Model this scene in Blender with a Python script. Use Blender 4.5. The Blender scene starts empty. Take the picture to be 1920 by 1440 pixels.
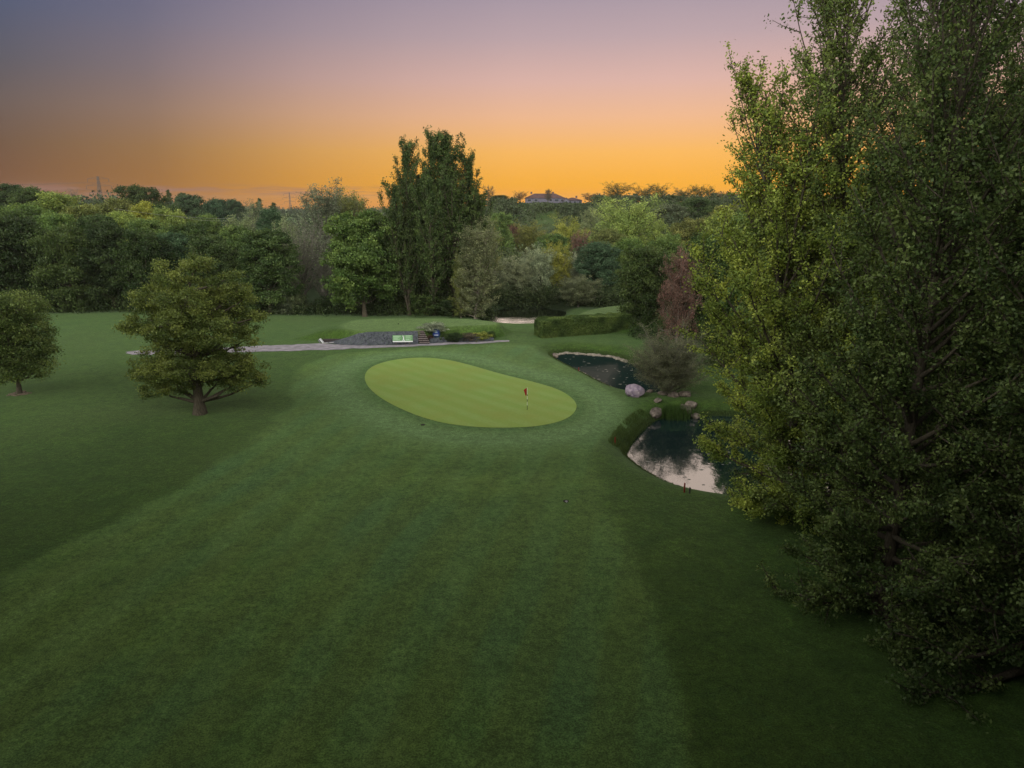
import bpy, math, random
import numpy as np
from mathutils import Vector, Matrix
R = math.radians
# ------------------------------------------------------------------ camera, sky, light
scene = bpy.context.scene
C = scene.collection
CAM_H = 19.0; PITCH = 14.2; FPX = 1321.0          # focal length in pixels of a 1920 px wide frame
cd = bpy.data.cameras.new('camera'); cam = bpy.data.objects.new('camera', cd); C.objects.link(cam)
cam.location = (0, 0, CAM_H); cam.rotation_euler = (R(90 - PITCH), 0, 0)
cd.sensor_width = 36; cd.lens = 36 * FPX / 1920; cd.clip_start = 0.5; cd.clip_end = 9000
scene.camera = cam
scene.view_settings.view_transform = 'Standard'; scene.view_settings.look = 'None'
scene.view_settings.exposure = 0.0; scene.view_settings.gamma = 1
SUN_AZ = 11.0; SUN_EL = 17.0
w = bpy.data.worlds.new('World'); scene.world = w; w.use_nodes = True
nt = w.node_tree; nt.nodes.clear()
def N(nt, t, **k):
    n = nt.nodes.new(t)
    for a, b in k.items(): setattr(n, a, b)
    return n
def srgb(r, g, b, k=1.0):
    f = lambda c: (c/255/12.92 if c <= 10 else ((c/255 + .055)/1.055)**2.4)
    return (f(r)*k, f(g)*k, f(b)*k, 1)
def math_node(nt, op, a, b=None, c=None, clamp=False):
    n = nt.nodes.new('ShaderNodeMath'); n.operation = op; n.use_clamp = clamp
    for i, v in enumerate((a, b, c)):
        if v is None: continue
        if hasattr(v, 'is_output'): nt.links.new(v, n.inputs[i])
        else: n.inputs[i].default_value = v
    return n.outputs[0]
def ramp(nt, fac, stops, interp='LINEAR'):
    n = nt.nodes.new('ShaderNodeValToRGB'); cr = n.color_ramp; cr.interpolation = interp
    while len(cr.elements) < len(stops): cr.elements.new(0.5)
    for e, (p, c) in zip(cr.elements, stops): e.position = p; e.color = c
    nt.links.new(fac, n.inputs[0]); return n.outputs[0]
def mixc(nt, fac, a, b, blend='MIX'):
    n = nt.nodes.new('ShaderNodeMix'); n.data_type = 'RGBA'; n.blend_type = blend
    for i, v in ((0, fac), (6, a), (7, b)):
        if hasattr(v, 'is_output'): nt.links.new(v, n.inputs[i])
        else: n.inputs[i].default_value = v
    return n.outputs[2]
def maprange(nt, v, a, b, c=0.0, d=1.0, smooth=False):
    n = nt.nodes.new('ShaderNodeMapRange'); n.interpolation_type = 'SMOOTHSTEP' if smooth else 'LINEAR'
    nt.links.new(v, n.inputs[0])
    for i, x in enumerate((a, b, c, d)): n.inputs[i+1].default_value = x
    return n.outputs[0]
tc = N(nt, 'ShaderNodeTexCoord'); sep = N(nt, 'ShaderNodeSeparateXYZ')
nt.links.new(tc.outputs['Generated'], sep.inputs[0])
el = math_node(nt, 'MULTIPLY', math_node(nt, 'ARCSINE', sep.outputs[2]), 180/math.pi)
az = math_node(nt, 'MULTIPLY', math_node(nt, 'ARCTAN2', sep.outputs[0], sep.outputs[1]), 180/math.pi)
off = math_node(nt, 'ABSOLUTE', math_node(nt, 'SUBTRACT', az, SUN_AZ + 1))
e90 = math_node(nt, 'DIVIDE', el, 60.0, clamp=True)
P = lambda d: max(0, d/60.0)
LIFT = 1.0
warm = ramp(nt, e90, [(P(0), srgb(255, 166, 34)), (P(1.5), srgb(255, 178, 42)), (P(4), srgb(254, 188, 96)),
        (P(6.5), srgb(243, 188, 146)), (P(9), srgb(224, 182, 170)), (P(12), srgb(192, 167, 171)), (P(15), srgb(168, 153, 166)),
        (P(22), srgb(188, 168, 178)), (P(35), srgb(150, 148, 162)), (1.0, srgb(136, 140, 146))])
cool = ramp(nt, e90, [(P(0), srgb(130, 78, 44)), (P(1.5), srgb(122, 82, 52)), (P(4), srgb(114, 88, 70)),
        (P(6.5), srgb(108, 94, 90)), (P(9), srgb(92, 91, 101)), (P(12), srgb(82, 90, 114)), (P(15), srgb(72, 84, 118)),
        (P(22), srgb(86, 94, 124)), (P(35), srgb(120, 126, 145)), (1.0, srgb(136, 140, 146))])
back = ramp(nt, e90, [(P(0), srgb(160, 150, 150)), (P(8), srgb(222, 205, 195)), (P(15), srgb(216, 216, 204, 7.0)), (P(32), srgb(218, 218, 204, 6.8)), (P(48), srgb(205, 208, 205, 1.6)), (1.0, srgb(136, 140, 146))])  # unseen sky behind the camera, brightened to light the scene from the rear
fz = ramp(nt, math_node(nt, 'DIVIDE', off, 90.0, clamp=True),
          [(0, (0, 0, 0, 1)), (.13, (.05,)*3+(1,)), (.22, (.20,)*3+(1,)), (.30, (.40,)*3+(1,)), (.42, (.82,)*3+(1,)), (.52, (1, 1, 1, 1))])
sky = mixc(nt, fz, warm, cool)
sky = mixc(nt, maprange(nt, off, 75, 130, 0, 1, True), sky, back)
# thin streaks of cloud lying on the horizon to the left
cb = N(nt, 'ShaderNodeCombineXYZ')
nt.links.new(math_node(nt, 'MULTIPLY', az, 0.16), cb.inputs[0]); nt.links.new(math_node(nt, 'MULTIPLY', el, 2.4), cb.inputs[1])
nz = N(nt, 'ShaderNodeTexNoise'); nz.inputs['Scale'].default_value = 1.6; nz.inputs['Detail'].default_value = 5
nt.links.new(cb.outputs[0], nz.inputs['Vector'])
m1 = maprange(nt, nz.outputs[0], .42, .60, 0, 1, True)
be = math_node(nt, 'SUBTRACT', 1.0, math_node(nt, 'DIVIDE', math_node(nt, 'ABSOLUTE', math_node(nt, 'SUBTRACT', el, 1.05)), 0.55), clamp=True)
ba = math_node(nt, 'SUBTRACT', 1.0, math_node(nt, 'DIVIDE', math_node(nt, 'ABSOLUTE', math_node(nt, 'SUBTRACT', az, -22.0)), 16.0), clamp=True)
cm = math_node(nt, 'MULTIPLY', math_node(nt, 'MULTIPLY', m1, be), maprange(nt, ba, 0, .3, 0, .65, True))
sky = mixc(nt, cm, sky, srgb(152, 112, 104))
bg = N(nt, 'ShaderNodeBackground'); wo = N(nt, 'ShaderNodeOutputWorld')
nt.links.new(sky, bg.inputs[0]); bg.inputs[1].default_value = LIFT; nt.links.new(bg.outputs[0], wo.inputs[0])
sd = bpy.data.lights.new('afterglow_sun', 'SUN'); sun = bpy.data.objects.new('afterglow_sun', sd); C.objects.link(sun)
sd.energy = 0.80; sd.angle = R(58); sd.color = (1.0, .80, .52)
dv = Vector((math.sin(R(SUN_AZ))*math.cos(R(SUN_EL)), math.cos(R(SUN_AZ))*math.cos(R(SUN_EL)), math.sin(R(SUN_EL))))
sun.rotation_euler = dv.to_track_quat('Z', 'Y').to_euler(); sun.location = (30, 200, 80)
scene.cycles.max_bounces = 6; scene.cycles.diffuse_bounces = 3; scene.cycles.transmission_bounces = 4
scene.cycles.glossy_bounces = 2; scene.cycles.caustics_reflective = False; scene.cycles.sample_clamp_indirect = 4

# ------------------------------------------------------------------ helpers
cp, sp = math.cos(R(PITCH)), math.sin(R(PITCH))
def ray(px, py):
    u = (px - 960)/FPX; v = (720 - py)/FPX
    return u, cp + v*sp, -sp + v*cp
def G(px, py, z=0.0):
    """the ground point seen at a pixel of the photograph, on the level z"""
    x, y, zz = ray(px, py); t = (CAM_H - z)/(-zz); return (x*t, y*t)
def W(px, D, z):
    """x of a point at ground distance D and height z that shows at column px"""
    return (px - 960)/FPX*(D*cp + (CAM_H - z)*sp)
def Ztop(py, D):
    x, y, zz = ray(960, py); return CAM_H + zz/y*D
def setp(o, label=None, cat=None, group=None, kind=None):
    if label: o['label'] = label
    if cat: o['category'] = cat
    if group: o['group'] = group
    if kind: o['kind'] = kind
    return o
def mesh_np(name, V, F, mats, parent=None, smooth=False, attrs=None, matidx=None, link=True):
    """V (n,3); F (m,k) array of one face size, or a list of such arrays"""
    if not isinstance(F, list): F = [F]
    F = [np.asarray(f, dtype=np.int32) for f in F if len(f)]
    me = bpy.data.meshes.new(name)
    V = np.asarray(V, dtype=np.float32)
    me.vertices.add(len(V)); me.vertices.foreach_set('co', V.ravel())
    tot = sum(f.size for f in F); nf = sum(len(f) for f in F)
    me.loops.add(tot); me.polygons.add(nf)
    me.loops.foreach_set('vertex_index', np.concatenate([f.ravel() for f in F]))
    sizes = np.concatenate([np.full(len(f), f.shape[1], dtype=np.int32) for f in F])
    starts = np.concatenate([[0], np.cumsum(sizes)[:-1]]).astype(np.int32)
    me.polygons.foreach_set('loop_start', starts)
    me.polygons.foreach_set('use_smooth', np.full(nf, smooth))
    for m in (mats if isinstance(mats, (list, tuple)) else [mats]): me.materials.append(m)
    if matidx is not None: me.polygons.foreach_set('material_index', np.asarray(matidx, dtype=np.int32))
    me.update(calc_edges=True)
    for k, a in (attrs or {}).items():
        at = me.attributes.new(k, 'FLOAT', 'POINT'); at.data.foreach_set('value', np.asarray(a, dtype=np.float32))
    o = bpy.data.objects.new(name, me)
    if link: C.objects.link(o)
    if parent is not None: o.parent = parent
    return o
def empty(name, loc, rz=0.0, scale=None):
    o = bpy.data.objects.new(name, None); C.objects.link(o); o.location = loc; o.rotation_euler = (0, 0, rz)
    o.empty_display_size = .3
    if scale: o.scale = scale
    return o
class MB:
    """collects solids, built as ONE mesh"""
    def __init__(s): s.v = []; s.f = []
    def add(s, vs, fs):
        n = len(s.v); s.v += [tuple(v) for v in vs]; s.f += [tuple(i+n for i in f) for f in fs]; return s
    def box(s, c, d, rz=0.0, tilt=None, taper=1.0):
        M = Matrix.Rotation(rz, 3, 'Z')
        if tilt is not None: M = M @ Matrix.Rotation(tilt[0], 3, tilt[1])
        vs = []
        for z in (-.5, .5):
            k = taper if z > 0 else 1
            for x, y in ((-.5, -.5), (.5, -.5), (.5, .5), (-.5, .5)):
                vs.append(M @ Vector((x*d[0]*k, y*d[1]*k, z*d[2])) + Vector(c))
        return s.add(vs, [(0, 3, 2, 1), (4, 5, 6, 7), (0, 1, 5, 4), (1, 2, 6, 5), (2, 3, 7, 6), (3, 0, 4, 7)])
    def tube(s, p, q, r0, r1=None, n=6):
        r1 = r0 if r1 is None else r1
        p, q = Vector(p), Vector(q); M = (q - p).to_track_quat('Z', 'Y').to_matrix(); vs = []
        for c, r in ((p, r0), (q, r1)):
            for i in range(n):
                a = 2*math.pi*i/n; vs.append(c + M @ Vector((r*math.cos(a), r*math.sin(a), 0)))
        return s.add(vs, [(i, (i+1) % n, n+(i+1) % n, n+i) for i in range(n)] + [tuple(range(n))[::-1], tuple(range(n, 2*n))])
    def build(s, name, mat, parent=None, smooth=False, bevel=0):
        me = bpy.data.meshes.new(name); me.from_pydata(s.v, [], s.f); me.materials.append(mat); me.update()
        if smooth: me.polygons.foreach_set('use_smooth', [True]*len(me.polygons))
        o = bpy.data.objects.new(name, me); C.objects.link(o)
        if parent is not None: o.parent = parent
        if bevel:
            b = o.modifiers.new('bevel', 'BEVEL'); b.width = bevel; b.segments = 2
        return o
def sdf(poly, X, Y):
    """signed distance to a polygon, negative inside (numpy)"""
    poly = np.asarray(poly, float); d = np.full(X.shape, 1e18); inside = np.zeros(X.shape, bool)
    for i in range(len(poly)):
        a, b = poly[i], poly[(i+1) % len(poly)]
        ex, ey = b[0]-a[0], b[1]-a[1]; wx, wy = X-a[0], Y-a[1]
        t = np.clip((wx*ex + wy*ey)/(ex*ex+ey*ey+1e-12), 0, 1)
        d = np.minimum(d, (wx-ex*t)**2 + (wy-ey*t)**2)
        c = ((a[1] <= Y) != (b[1] <= Y)) & (X < (b[0]-a[0])*(Y-a[1])/((b[1]-a[1]) or 1e-12) + a[0])
        inside ^= c
    return np.where(inside, -1, 1)*np.sqrt(d)
def smooth_poly(pts, it=3):
    p = np.asarray(pts, float)
    for _ in range(it):
        q = np.roll(p, -1, 0); p = np.stack([.75*p+.25*q, .25*p+.75*q], 1).reshape(-1, 2)
    return p
def ss(x): x = np.clip(x, 0, 1); return x*x*(3-2*x)
def vnoise(X, Y, sc, seed=0):
    X = np.asarray(X)*sc; Y = np.asarray(Y)*sc; xi = np.floor(X).astype(np.int64); yi = np.floor(Y).astype(np.int64)
    fx, fy = ss(X-xi), ss(Y-yi)
    def h(a, b):
        n = (a*374761393 + b*668265263 + seed*974634777) & 0x7fffffff
        n = ((n ^ (n >> 13))*1274126177) & 0x7fffffff; return ((n ^ (n >> 16)) & 0xffff)/65535.0
    return (h(xi, yi)*(1-fx)+h(xi+1, yi)*fx)*(1-fy) + (h(xi, yi+1)*(1-fx)+h(xi+1, yi+1)*fx)*fy
rnd = random.Random(11)

# ------------------------------------------------------------------ materials
def mat(name):
    m = bpy.data.materials.new(name); m.use_nodes = True; nt = m.node_tree; nt.nodes.clear()
    o = nt.nodes.new('ShaderNodeOutputMaterial'); return m, nt, o
def principled(nt, color, rough=.8, spec=.3, **kw):
    b = nt.nodes.new('ShaderNodeBsdfPrincipled')
    if hasattr(color, 'is_output'): nt.links.new(color, b.inputs['Base Color'])
    else: b.inputs['Base Color'].default_value = tuple(color) + ((1,) if len(color) == 3 else ())
    b.inputs['Roughness'].default_value = rough; b.inputs['Specular IOR Level'].default_value = spec
    for k, v in kw.items(): b.inputs[k.replace('_', ' ')].default_value = v
    return b
def noise(nt, scale, detail=3, vec=None, rough=.5, dist=0.0):
    n = nt.nodes.new('ShaderNodeTexNoise'); n.inputs['Scale'].default_value = scale; n.inputs['Detail'].default_value = detail
    n.inputs['Roughness'].default_value = rough; n.inputs['Distortion'].default_value = dist
    if vec is not None: nt.links.new(vec, n.inputs['Vector'])
    return n.outputs[0]
def bump(nt, h, b, strength=.5, dist=.05):
    n = nt.nodes.new('ShaderNodeBump'); n.inputs['Strength'].default_value = strength; n.inputs['Distance'].default_value = dist
    nt.links.new(h, n.inputs['Height']); nt.links.new(n.outputs[0], b.inputs['Normal'])
def objco(nt): return nt.nodes.new('ShaderNodeTexCoord').outputs['Object']
def simple(name, c1, c2=None, sc=3.0, rough=.8, spec=.3, bs=0.0, bsc=20.0, bd=.03, metallic=0.0):
    m, nt, o = mat(name); v = objco(nt)
    col = c1 if c2 is None else mixc(nt, maprange(nt, noise(nt, sc, 5, v), .3, .7), c1+(1,), c2+(1,))
    b = principled(nt, col, rough, spec, Metallic=metallic)
    if bs: bump(nt, noise(nt, bsc, 4, v), b, bs, bd)
    nt.links.new(b.outputs[0], o.inputs[0]); return m
def leaf_mat(name, trans=.32, gloss=.25):
    """colour comes from the object's own colour, varied leaf by leaf and clump by clump"""
    m, nt, o = mat(name)
    oi = nt.nodes.new('ShaderNodeObjectInfo')
    at = nt.nodes.new('ShaderNodeAttribute'); at.attribute_name = 'tint'
    ac = nt.nodes.new('ShaderNodeAttribute'); ac.attribute_name = 'clump'
    k = math_node(nt, 'MULTIPLY', maprange(nt, at.outputs['Fac'], 0, 1, .62, 1.42), maprange(nt, ac.outputs['Fac'], 0, 1, .58, 1.42))
    hs = nt.nodes.new('ShaderNodeHueSaturation')
    nt.links.new(mixc(nt, 1.0, oi.outputs['Color'], (1.55, 1.5, 1.35, 1), 'MULTIPLY'), hs.inputs['Color']); nt.links.new(k, hs.inputs['Value'])
    nt.links.new(maprange(nt, ac.outputs['Fac'], 0, 1, .515, .478), hs.inputs['Hue'])
    b = principled(nt, hs.outputs[0], .5, gloss)
    tr = nt.nodes.new('ShaderNodeBsdfTranslucent')
    h2 = nt.nodes.new('ShaderNodeHueSaturation'); h2.inputs['Hue'].default_value = .488; h2.inputs['Saturation'].default_value = 1.1; h2.inputs['Value'].default_value = 1.25
    nt.links.new(hs.outputs[0], h2.inputs['Color']); nt.links.new(h2.outputs[0], tr.inputs[0])
    mx = nt.nodes.new('ShaderNodeMixShader'); mx.inputs[0].default_value = trans
    nt.links.new(b.outputs[0], mx.inputs[1]); nt.links.new(tr.outputs[0], mx.inputs[2]); nt.links.new(mx.outputs[0], o.inputs[0])
    return m
M_LEAF = leaf_mat('leaf_foliage')
def bark_mat(name, c1, c2):
    m, nt, o = mat(name); v = objco(nt)
    mp = nt.nodes.new('ShaderNodeMapping'); mp.inputs['Scale'].default_value = (6, 6, 1.2); nt.links.new(v, mp.inputs[0])
    n = noise(nt, 2.0, 6, mp.outputs[0], .65)
    b = principled(nt, mixc(nt, maprange(nt, n, .32, .68), c1+(1,), c2+(1,)), .9, .2); bump(nt, n, b, .8, .06)
    nt.links.new(b.outputs[0], o.inputs[0]); return m
M_BARK = bark_mat('grey_brown_bark', (.035, .028, .02), (.12, .10, .075))
M_BARK_PALE = bark_mat('pale_bark', (.12, .10, .08), (.30, .26, .22))
M_TWIG = bark_mat('grey_twig_bark', (.10, .085, .075), (.2, .18, .16))

# ------------------------------------------------------------------ terrain
WL = -1.2                                                   # water level of the two near ponds
def PG(pts, z=0.0): return [G(px, py, z) for px, py in pts]
POND_NEAR = smooth_poly(PG([(1172, 852), (1192, 822), (1216, 797), (1240, 783), (1300, 781), (1360, 779), (1430, 790), (1540, 800), (1640, 830), (1700, 880),
        (1690, 935), (1640, 950), (1550, 951), (1450, 945), (1380, 937), (1310, 927), (1260, 912), (1215, 888), (1185, 866)], WL), 3)
POND_MID = smooth_poly(PG([(1036, 667), (1060, 662), (1110, 666), (1150, 670), (1178, 680), (1212, 697), (1236, 716), (1240, 738), (1215, 745),
        (1193, 743), (1165, 737), (1130, 722), (1100, 705), (1065, 688), (1044, 676)], WL), 3)
WB = -0.9
POND_BACK = smooth_poly(PG([(902, 604), (940, 611), (990, 612), (1025, 608), (1050, 600), (1062, 590), (1060, 580), (1000, 574), (940, 576), (912, 590)], WB), 3)
TEE = smooth_poly(PG([(674, 621.6), (690, 621.8), (788, 621), (800, 617.5), (850, 612), (925, 609.5), (942, 606), (905, 600.5), (850, 597), (700, 597), (655, 602), (636, 614)], 1.7), 2)
TEE_FX, TEE_FY = zip(*[G(px, py, 1.7) for px, py in ((674, 621.8), (788, 621.2), (802, 617.5), (850, 612.5), (925, 609.5), (945, 606))])
BACKGREEN = smooth_poly(PG([(1085, 592), (1120, 578), (1180, 572), (1240, 580), (1240, 596), (1150, 600)], 1.6), 2)
GREEN = smooth_poly(PG([(681, 712), (690, 690), (728, 676), (780, 670), (832, 673), (880, 684), (940, 702), (1000, 716), (1050, 731), (1078, 750),
        (1083, 768), (1062, 788), (1010, 800), (950, 803), (880, 801), (810, 790), (745, 765), (700, 738)], .12), 3)
FAIRWAY = smooth_poly(PG([(-900, 1440), (-700, 1350), (-200, 1160), (0, 1068), (190, 968), (330, 905), (440, 850), (520, 790), (548, 740), (556, 700), (580, 678), (640, 664), (720, 658), (800, 652),
        (900, 646), (960, 645), (1000, 650), (1040, 672), (1100, 708), (1155, 740), (1178, 765), (1172, 788), (1125, 812), (1098, 850), (1092, 890), (1110, 940), (1150, 1020), (1200, 1130), (1250, 1260), (1290, 1440), (1320, 1700), (-900, 2600)]), 3)
def far_h(X, Y):
    px = 960 + FPX*X/np.maximum(Y*cp, 1.0)
    px = np.where(Y > 60, px, 960)
    k = np.interp(px, [-600, 0, 250, 420, 560, 700, 850, 930, 1500, 2600], [15, 15, 12, 8, 5, 5, 9, 20.5, 20.5, 20])
    y0 = np.interp(px, [0, 300, 500, 800, 950, 2000], [150, 170, 260, 260, 215, 200])
    wd = np.interp(px, [0, 300, 500, 800, 950, 2000], [150, 170, 500, 350, 215, 230])
    return k*ss((Y-y0)/wd)
def H(X, Y, bare=False):
    X = np.asarray(X, float); Y = np.asarray(Y, float)
    z = far_h(X, Y) + (vnoise(X, Y, .04, 1)-.5)*.35*ss((Y-20)/60) + (vnoise(X, Y, .13, 2)-.5)*.10
    near = (np.abs(X) < 90) & (Y < 190) & (Y > 10)
    if not near.any(): return z
    x, y, zz = X[near], Y[near], z[near]
    d = sdf(GREEN, x, y); zz = zz*(1-ss((8-d)/8)) + ss((6-d)/6)*.12
    d = sdf(BACKGREEN, x, y); zz = zz + 1.6*ss((4.0-d)/4.0)
    d = sdf(TEE, x, y); yf = np.interp(x, TEE_FX, TEE_FY); wf = 1.0 + 3.0*np.clip((y-yf-.3)/2.7, 0, 1) + 4.0*ss((G(655, 620, 1.7)[0]+.5-x)/3)*ss((y-yf-.2)/3)
    zz = zz*ss(d/4) + (1-ss(d/4))*0 + 1.7*ss((wf-d)/wf)
    for poly, wl, bw in ((POND_NEAR, WL, 3.2), (POND_MID, WL, 3.4), (POND_BACK, WB, 3.0)):
        d = sdf(poly, x, y)
        out = wl + .02 + (zz-wl-.02)*(1-(1-np.clip(d/bw, 0, 1))**2)
        zz = np.where(d > 0, np.minimum(zz, out) if False else out*(d < bw) + zz*(d >= bw), wl - .12 - .5*np.clip(-d, 0, 2))
    z[near] = zz
    return z
def h1(x, y): return float(H(np.array([x]), np.array([y]))[0])
def axis(fine, lo, hi, far_lo, far_hi, g=1.10):
    a = list(np.arange(lo, hi+1e-6, fine)); s = fine; b = a[-1]
    while b < far_hi: s *= g; b += s; a.append(b)
    s = fine; b = a[0]
    while b > far_lo: s *= g; b -= s; a.insert(0, b)
    return np.array(a)
ax = axis(.5, -62, 62, -2600, 2600); ay = axis(.5, 20, 150, -300, 2800)
GX, GY = np.meshgrid(ax, ay); GZ = H(GX, GY)
nx, ny = len(ax), len(ay)
idx = np.arange(nx*ny).reshape(ny, nx)
quads = np.stack([idx[:-1, :-1], idx[:-1, 1:], idx[1:, 1:], idx[1:, :-1]], -1).reshape(-1, 4)
fx, fy = GX.ravel(), GY.ravel()
a_fair = ss((.8 - (sdf(FAIRWAY, fx, fy) + (vnoise(fx, fy, .35, 5)-.5)*1.2 + (vnoise(fx, fy, .07, 6)-.5)*3.2))/1.2)
dg = sdf(GREEN, fx, fy)
a_ring = np.exp(-((dg-3.0)/1.8)**2)*.8 + ss((9-dg)/6)*.35
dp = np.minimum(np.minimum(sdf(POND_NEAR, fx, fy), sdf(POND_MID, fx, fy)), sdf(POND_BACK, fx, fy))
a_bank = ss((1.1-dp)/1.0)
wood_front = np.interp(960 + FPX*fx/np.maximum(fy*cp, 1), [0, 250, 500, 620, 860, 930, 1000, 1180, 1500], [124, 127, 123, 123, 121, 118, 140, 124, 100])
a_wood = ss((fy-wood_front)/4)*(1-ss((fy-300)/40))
lane = np.exp(-((dg-9.5)/1.3)**2)*.8 + np.exp(-((dg-15.5)/1.6)**2)*.5
a_collar = np.exp(-((dg-.45)/.45)**2)
a_lane = np.clip(lane*(vnoise(fx, fy, .08, 12)*.9+.25), 0, 1)*(fy < 100)
a_tee = ss((1.0 - sdf(TEE, fx, fy))/1.6) + ss((1.5 - sdf(BACKGREEN, fx, fy))/1.6)
def grass_mat():
    m, nt, o = mat('mown_grass'); v = objco(nt)
    A = lambda n: (lambda a: (setattr(a, 'attribute_name', n), a.outputs['Fac'])[1])(nt.nodes.new('ShaderNodeAttribute'))
    big = noise(nt, .05, 5, v, .6, .4); mid = noise(nt, .35, 5, v, .6); fine = noise(nt, 3.0, 4, v, .7); vf = noise(nt, 14, 3, v, .7)
    rough = mixc(nt, maprange(nt, mid, .3, .7), (.026, .060, .009, 1), (.050, .092, .014, 1))
    rough = mixc(nt, maprange(nt, big, .35, .65), rough, (.040, .068, .012, 1))
    fair = mixc(nt, maprange(nt, mid, .25, .75), (.056, .108, .020, 1), (.094, .152, .030, 1))
    m2 = nt.nodes.new('ShaderNodeMapping'); m2.inputs['Scale'].default_value = (.55, .07, 1); m2.inputs['Rotation'].default_value = (0, 0, R(-9)); nt.links.new(v, m2.inputs[0])
    fair = mixc(nt, maprange(nt, noise(nt, 1.0, 4, m2.outputs[0], .6), .42, .62, 0, .75), fair, (.104, .168, .042, 1))
    fair = mixc(nt, maprange(nt, big, .4, .62), fair, (.058, .116, .036, 1))
    # mowing stripes that run up the hole
    mp = nt.nodes.new('ShaderNodeMapping'); mp.inputs['Rotation'].default_value = (0, 0, R(14)); nt.links.new(v, mp.inputs[0])
    wv = nt.nodes.new('ShaderNodeTexWave'); wv.inputs['Scale'].default_value = .085; wv.inputs['Distortion'].default_value = 2.2; wv.inputs['Detail'].default_value = 2; wv.inputs['Detail Scale'].default_value = .4
    nt.links.new(mp.outputs[0], wv.inputs['Vector'])
    fair = mixc(nt, maprange(nt, wv.outputs['Fac'], .3, .7, 0, .5, True), fair, (.068, .106, .022, 1))
    col = mixc(nt, A('fair'), rough, fair)
    col = mixc(nt, maprange(nt, noise(nt, .6, 6, v, .75), .56, .66, 0, .45), col, (.036, .082, .018, 1))
    col = mixc(nt, maprange(nt, noise(nt, 1.7, 5, v, .8), .60, .70, 0, .5), col, (.115, .135, .045, 1))
    col = mixc(nt, A('ring'), col, (.100, .168, .060, 1))
    col = mixc(nt, math_node(nt, 'MULTIPLY', A('lane'), .6), col, (.046, .088, .016, 1))
    col = mixc(nt, math_node(nt, 'MULTIPLY', A('collar'), .7), col, (.052, .108, .030, 1))
    col = mixc(nt, A('tee'), col, (.092, .140, .042, 1))
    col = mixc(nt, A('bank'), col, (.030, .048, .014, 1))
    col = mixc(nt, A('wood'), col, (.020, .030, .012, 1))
    hs = nt.nodes.new('ShaderNodeHueSaturation'); nt.links.new(col, hs.inputs['Color'])
    nt.links.new(math_node(nt, 'MULTIPLY', math_node(nt, 'MULTIPLY', maprange(nt, fine, .34, .66, .72, 1.28), maprange(nt, vf, .36, .64, .55, 1.45)), maprange(nt, noise(nt, .9, 4, v, .65), .36, .64, .84, 1.16)), hs.inputs['Value'])
    b = principled(nt, hs.outputs[0], .9, .12, Sheen_Weight=.12, Sheen_Roughness=.45)
    b.inputs['Sheen Tint'].default_value = (.55, .8, .45, 1)
    bump(nt, math_node(nt, 'ADD', fine, math_node(nt, 'MULTIPLY', vf, .6)), b, .55, .12)
    nt.links.new(b.outputs[0], o.inputs[0]); return m
M_GRASS = grass_mat()
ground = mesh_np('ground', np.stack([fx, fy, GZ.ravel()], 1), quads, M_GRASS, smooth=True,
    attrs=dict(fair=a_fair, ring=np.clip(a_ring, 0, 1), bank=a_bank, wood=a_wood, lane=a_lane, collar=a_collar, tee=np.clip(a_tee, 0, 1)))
setp(ground, kind='structure')
def sheet(name, poly, lift, m, step=.5, zfix=None, smooth=True, feather=0):
    """a sheet lying on the terrain inside a polygon: a grid of cells cut at the border, finished with a rim"""
    poly = np.asarray(poly); c = poly.mean(0)
    rings = 26; V = []; n = len(poly)
    for k in range(rings+1):
        t = k/rings; p = c + (poly-c)*t; V.append(p)
    V = np.concatenate(V); z = (H(V[:, 0], V[:, 1]) if zfix is None else np.full(len(V), zfix)) + lift
    Q = []
    for k in range(rings):
        i = np.arange(n); j = (i+1) % n
        Q.append(np.stack([k*n+i, (k+1)*n+i, (k+1)*n+j, k*n+j], 1))
    i = np.arange(n); fan = np.stack([np.zeros(n, int), n+i, n+(i+1) % n], 1)
    o = mesh_np(name, np.column_stack([V, z]), [np.concatenate(Q[1:]), fan], m, smooth=smooth)
    return o
def putting_mat():
    m, nt, o = mat('close_mown_green'); v = objco(nt)
    mp = nt.nodes.new('ShaderNodeMapping'); mp.inputs['Rotation'].default_value = (0, 0, R(48.5)); nt.links.new(v, mp.inputs[0])
    wv = nt.nodes.new('ShaderNodeTexWave'); wv.bands_direction = 'Y'; wv.inputs['Scale'].default_value = .15; wv.inputs['Distortion'].default_value = 1.2; wv.inputs['Detail'].default_value = 2; wv.inputs['Detail Scale'].default_value = .6
    nt.links.new(mp.outputs[0], wv.inputs['Vector'])
    c = mixc(nt, maprange(nt, wv.outputs['Fac'], .2, .8, 0, 1, True), (.186, .282, .056, 1), (.208, .300, .074, 1))
    c = mixc(nt, maprange(nt, noise(nt, .25, 4, v, .6), .35, .7), c, (.212, .262, .052, 1))
    hs = nt.nodes.new('ShaderNodeHueSaturation'); nt.links.new(c, hs.inputs['Color']); nt.links.new(maprange(nt, noise(nt, 6, 3, v), .25, .75, .88, 1.12), hs.inputs['Value'])
    b = principled(nt, hs.outputs[0], .9, .12, Sheen_Weight=.1, Sheen_Roughness=.5); b.inputs['Sheen Tint'].default_value = (.6, .8, .45, 1)
    bump(nt, noise(nt, 9, 3, v), b, .25, .04); nt.links.new(b.outputs[0], o.inputs[0]); return m
M_GREEN = putting_mat()
setp(sheet('putting_green', GREEN, .03, M_GREEN), kind='structure')
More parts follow.
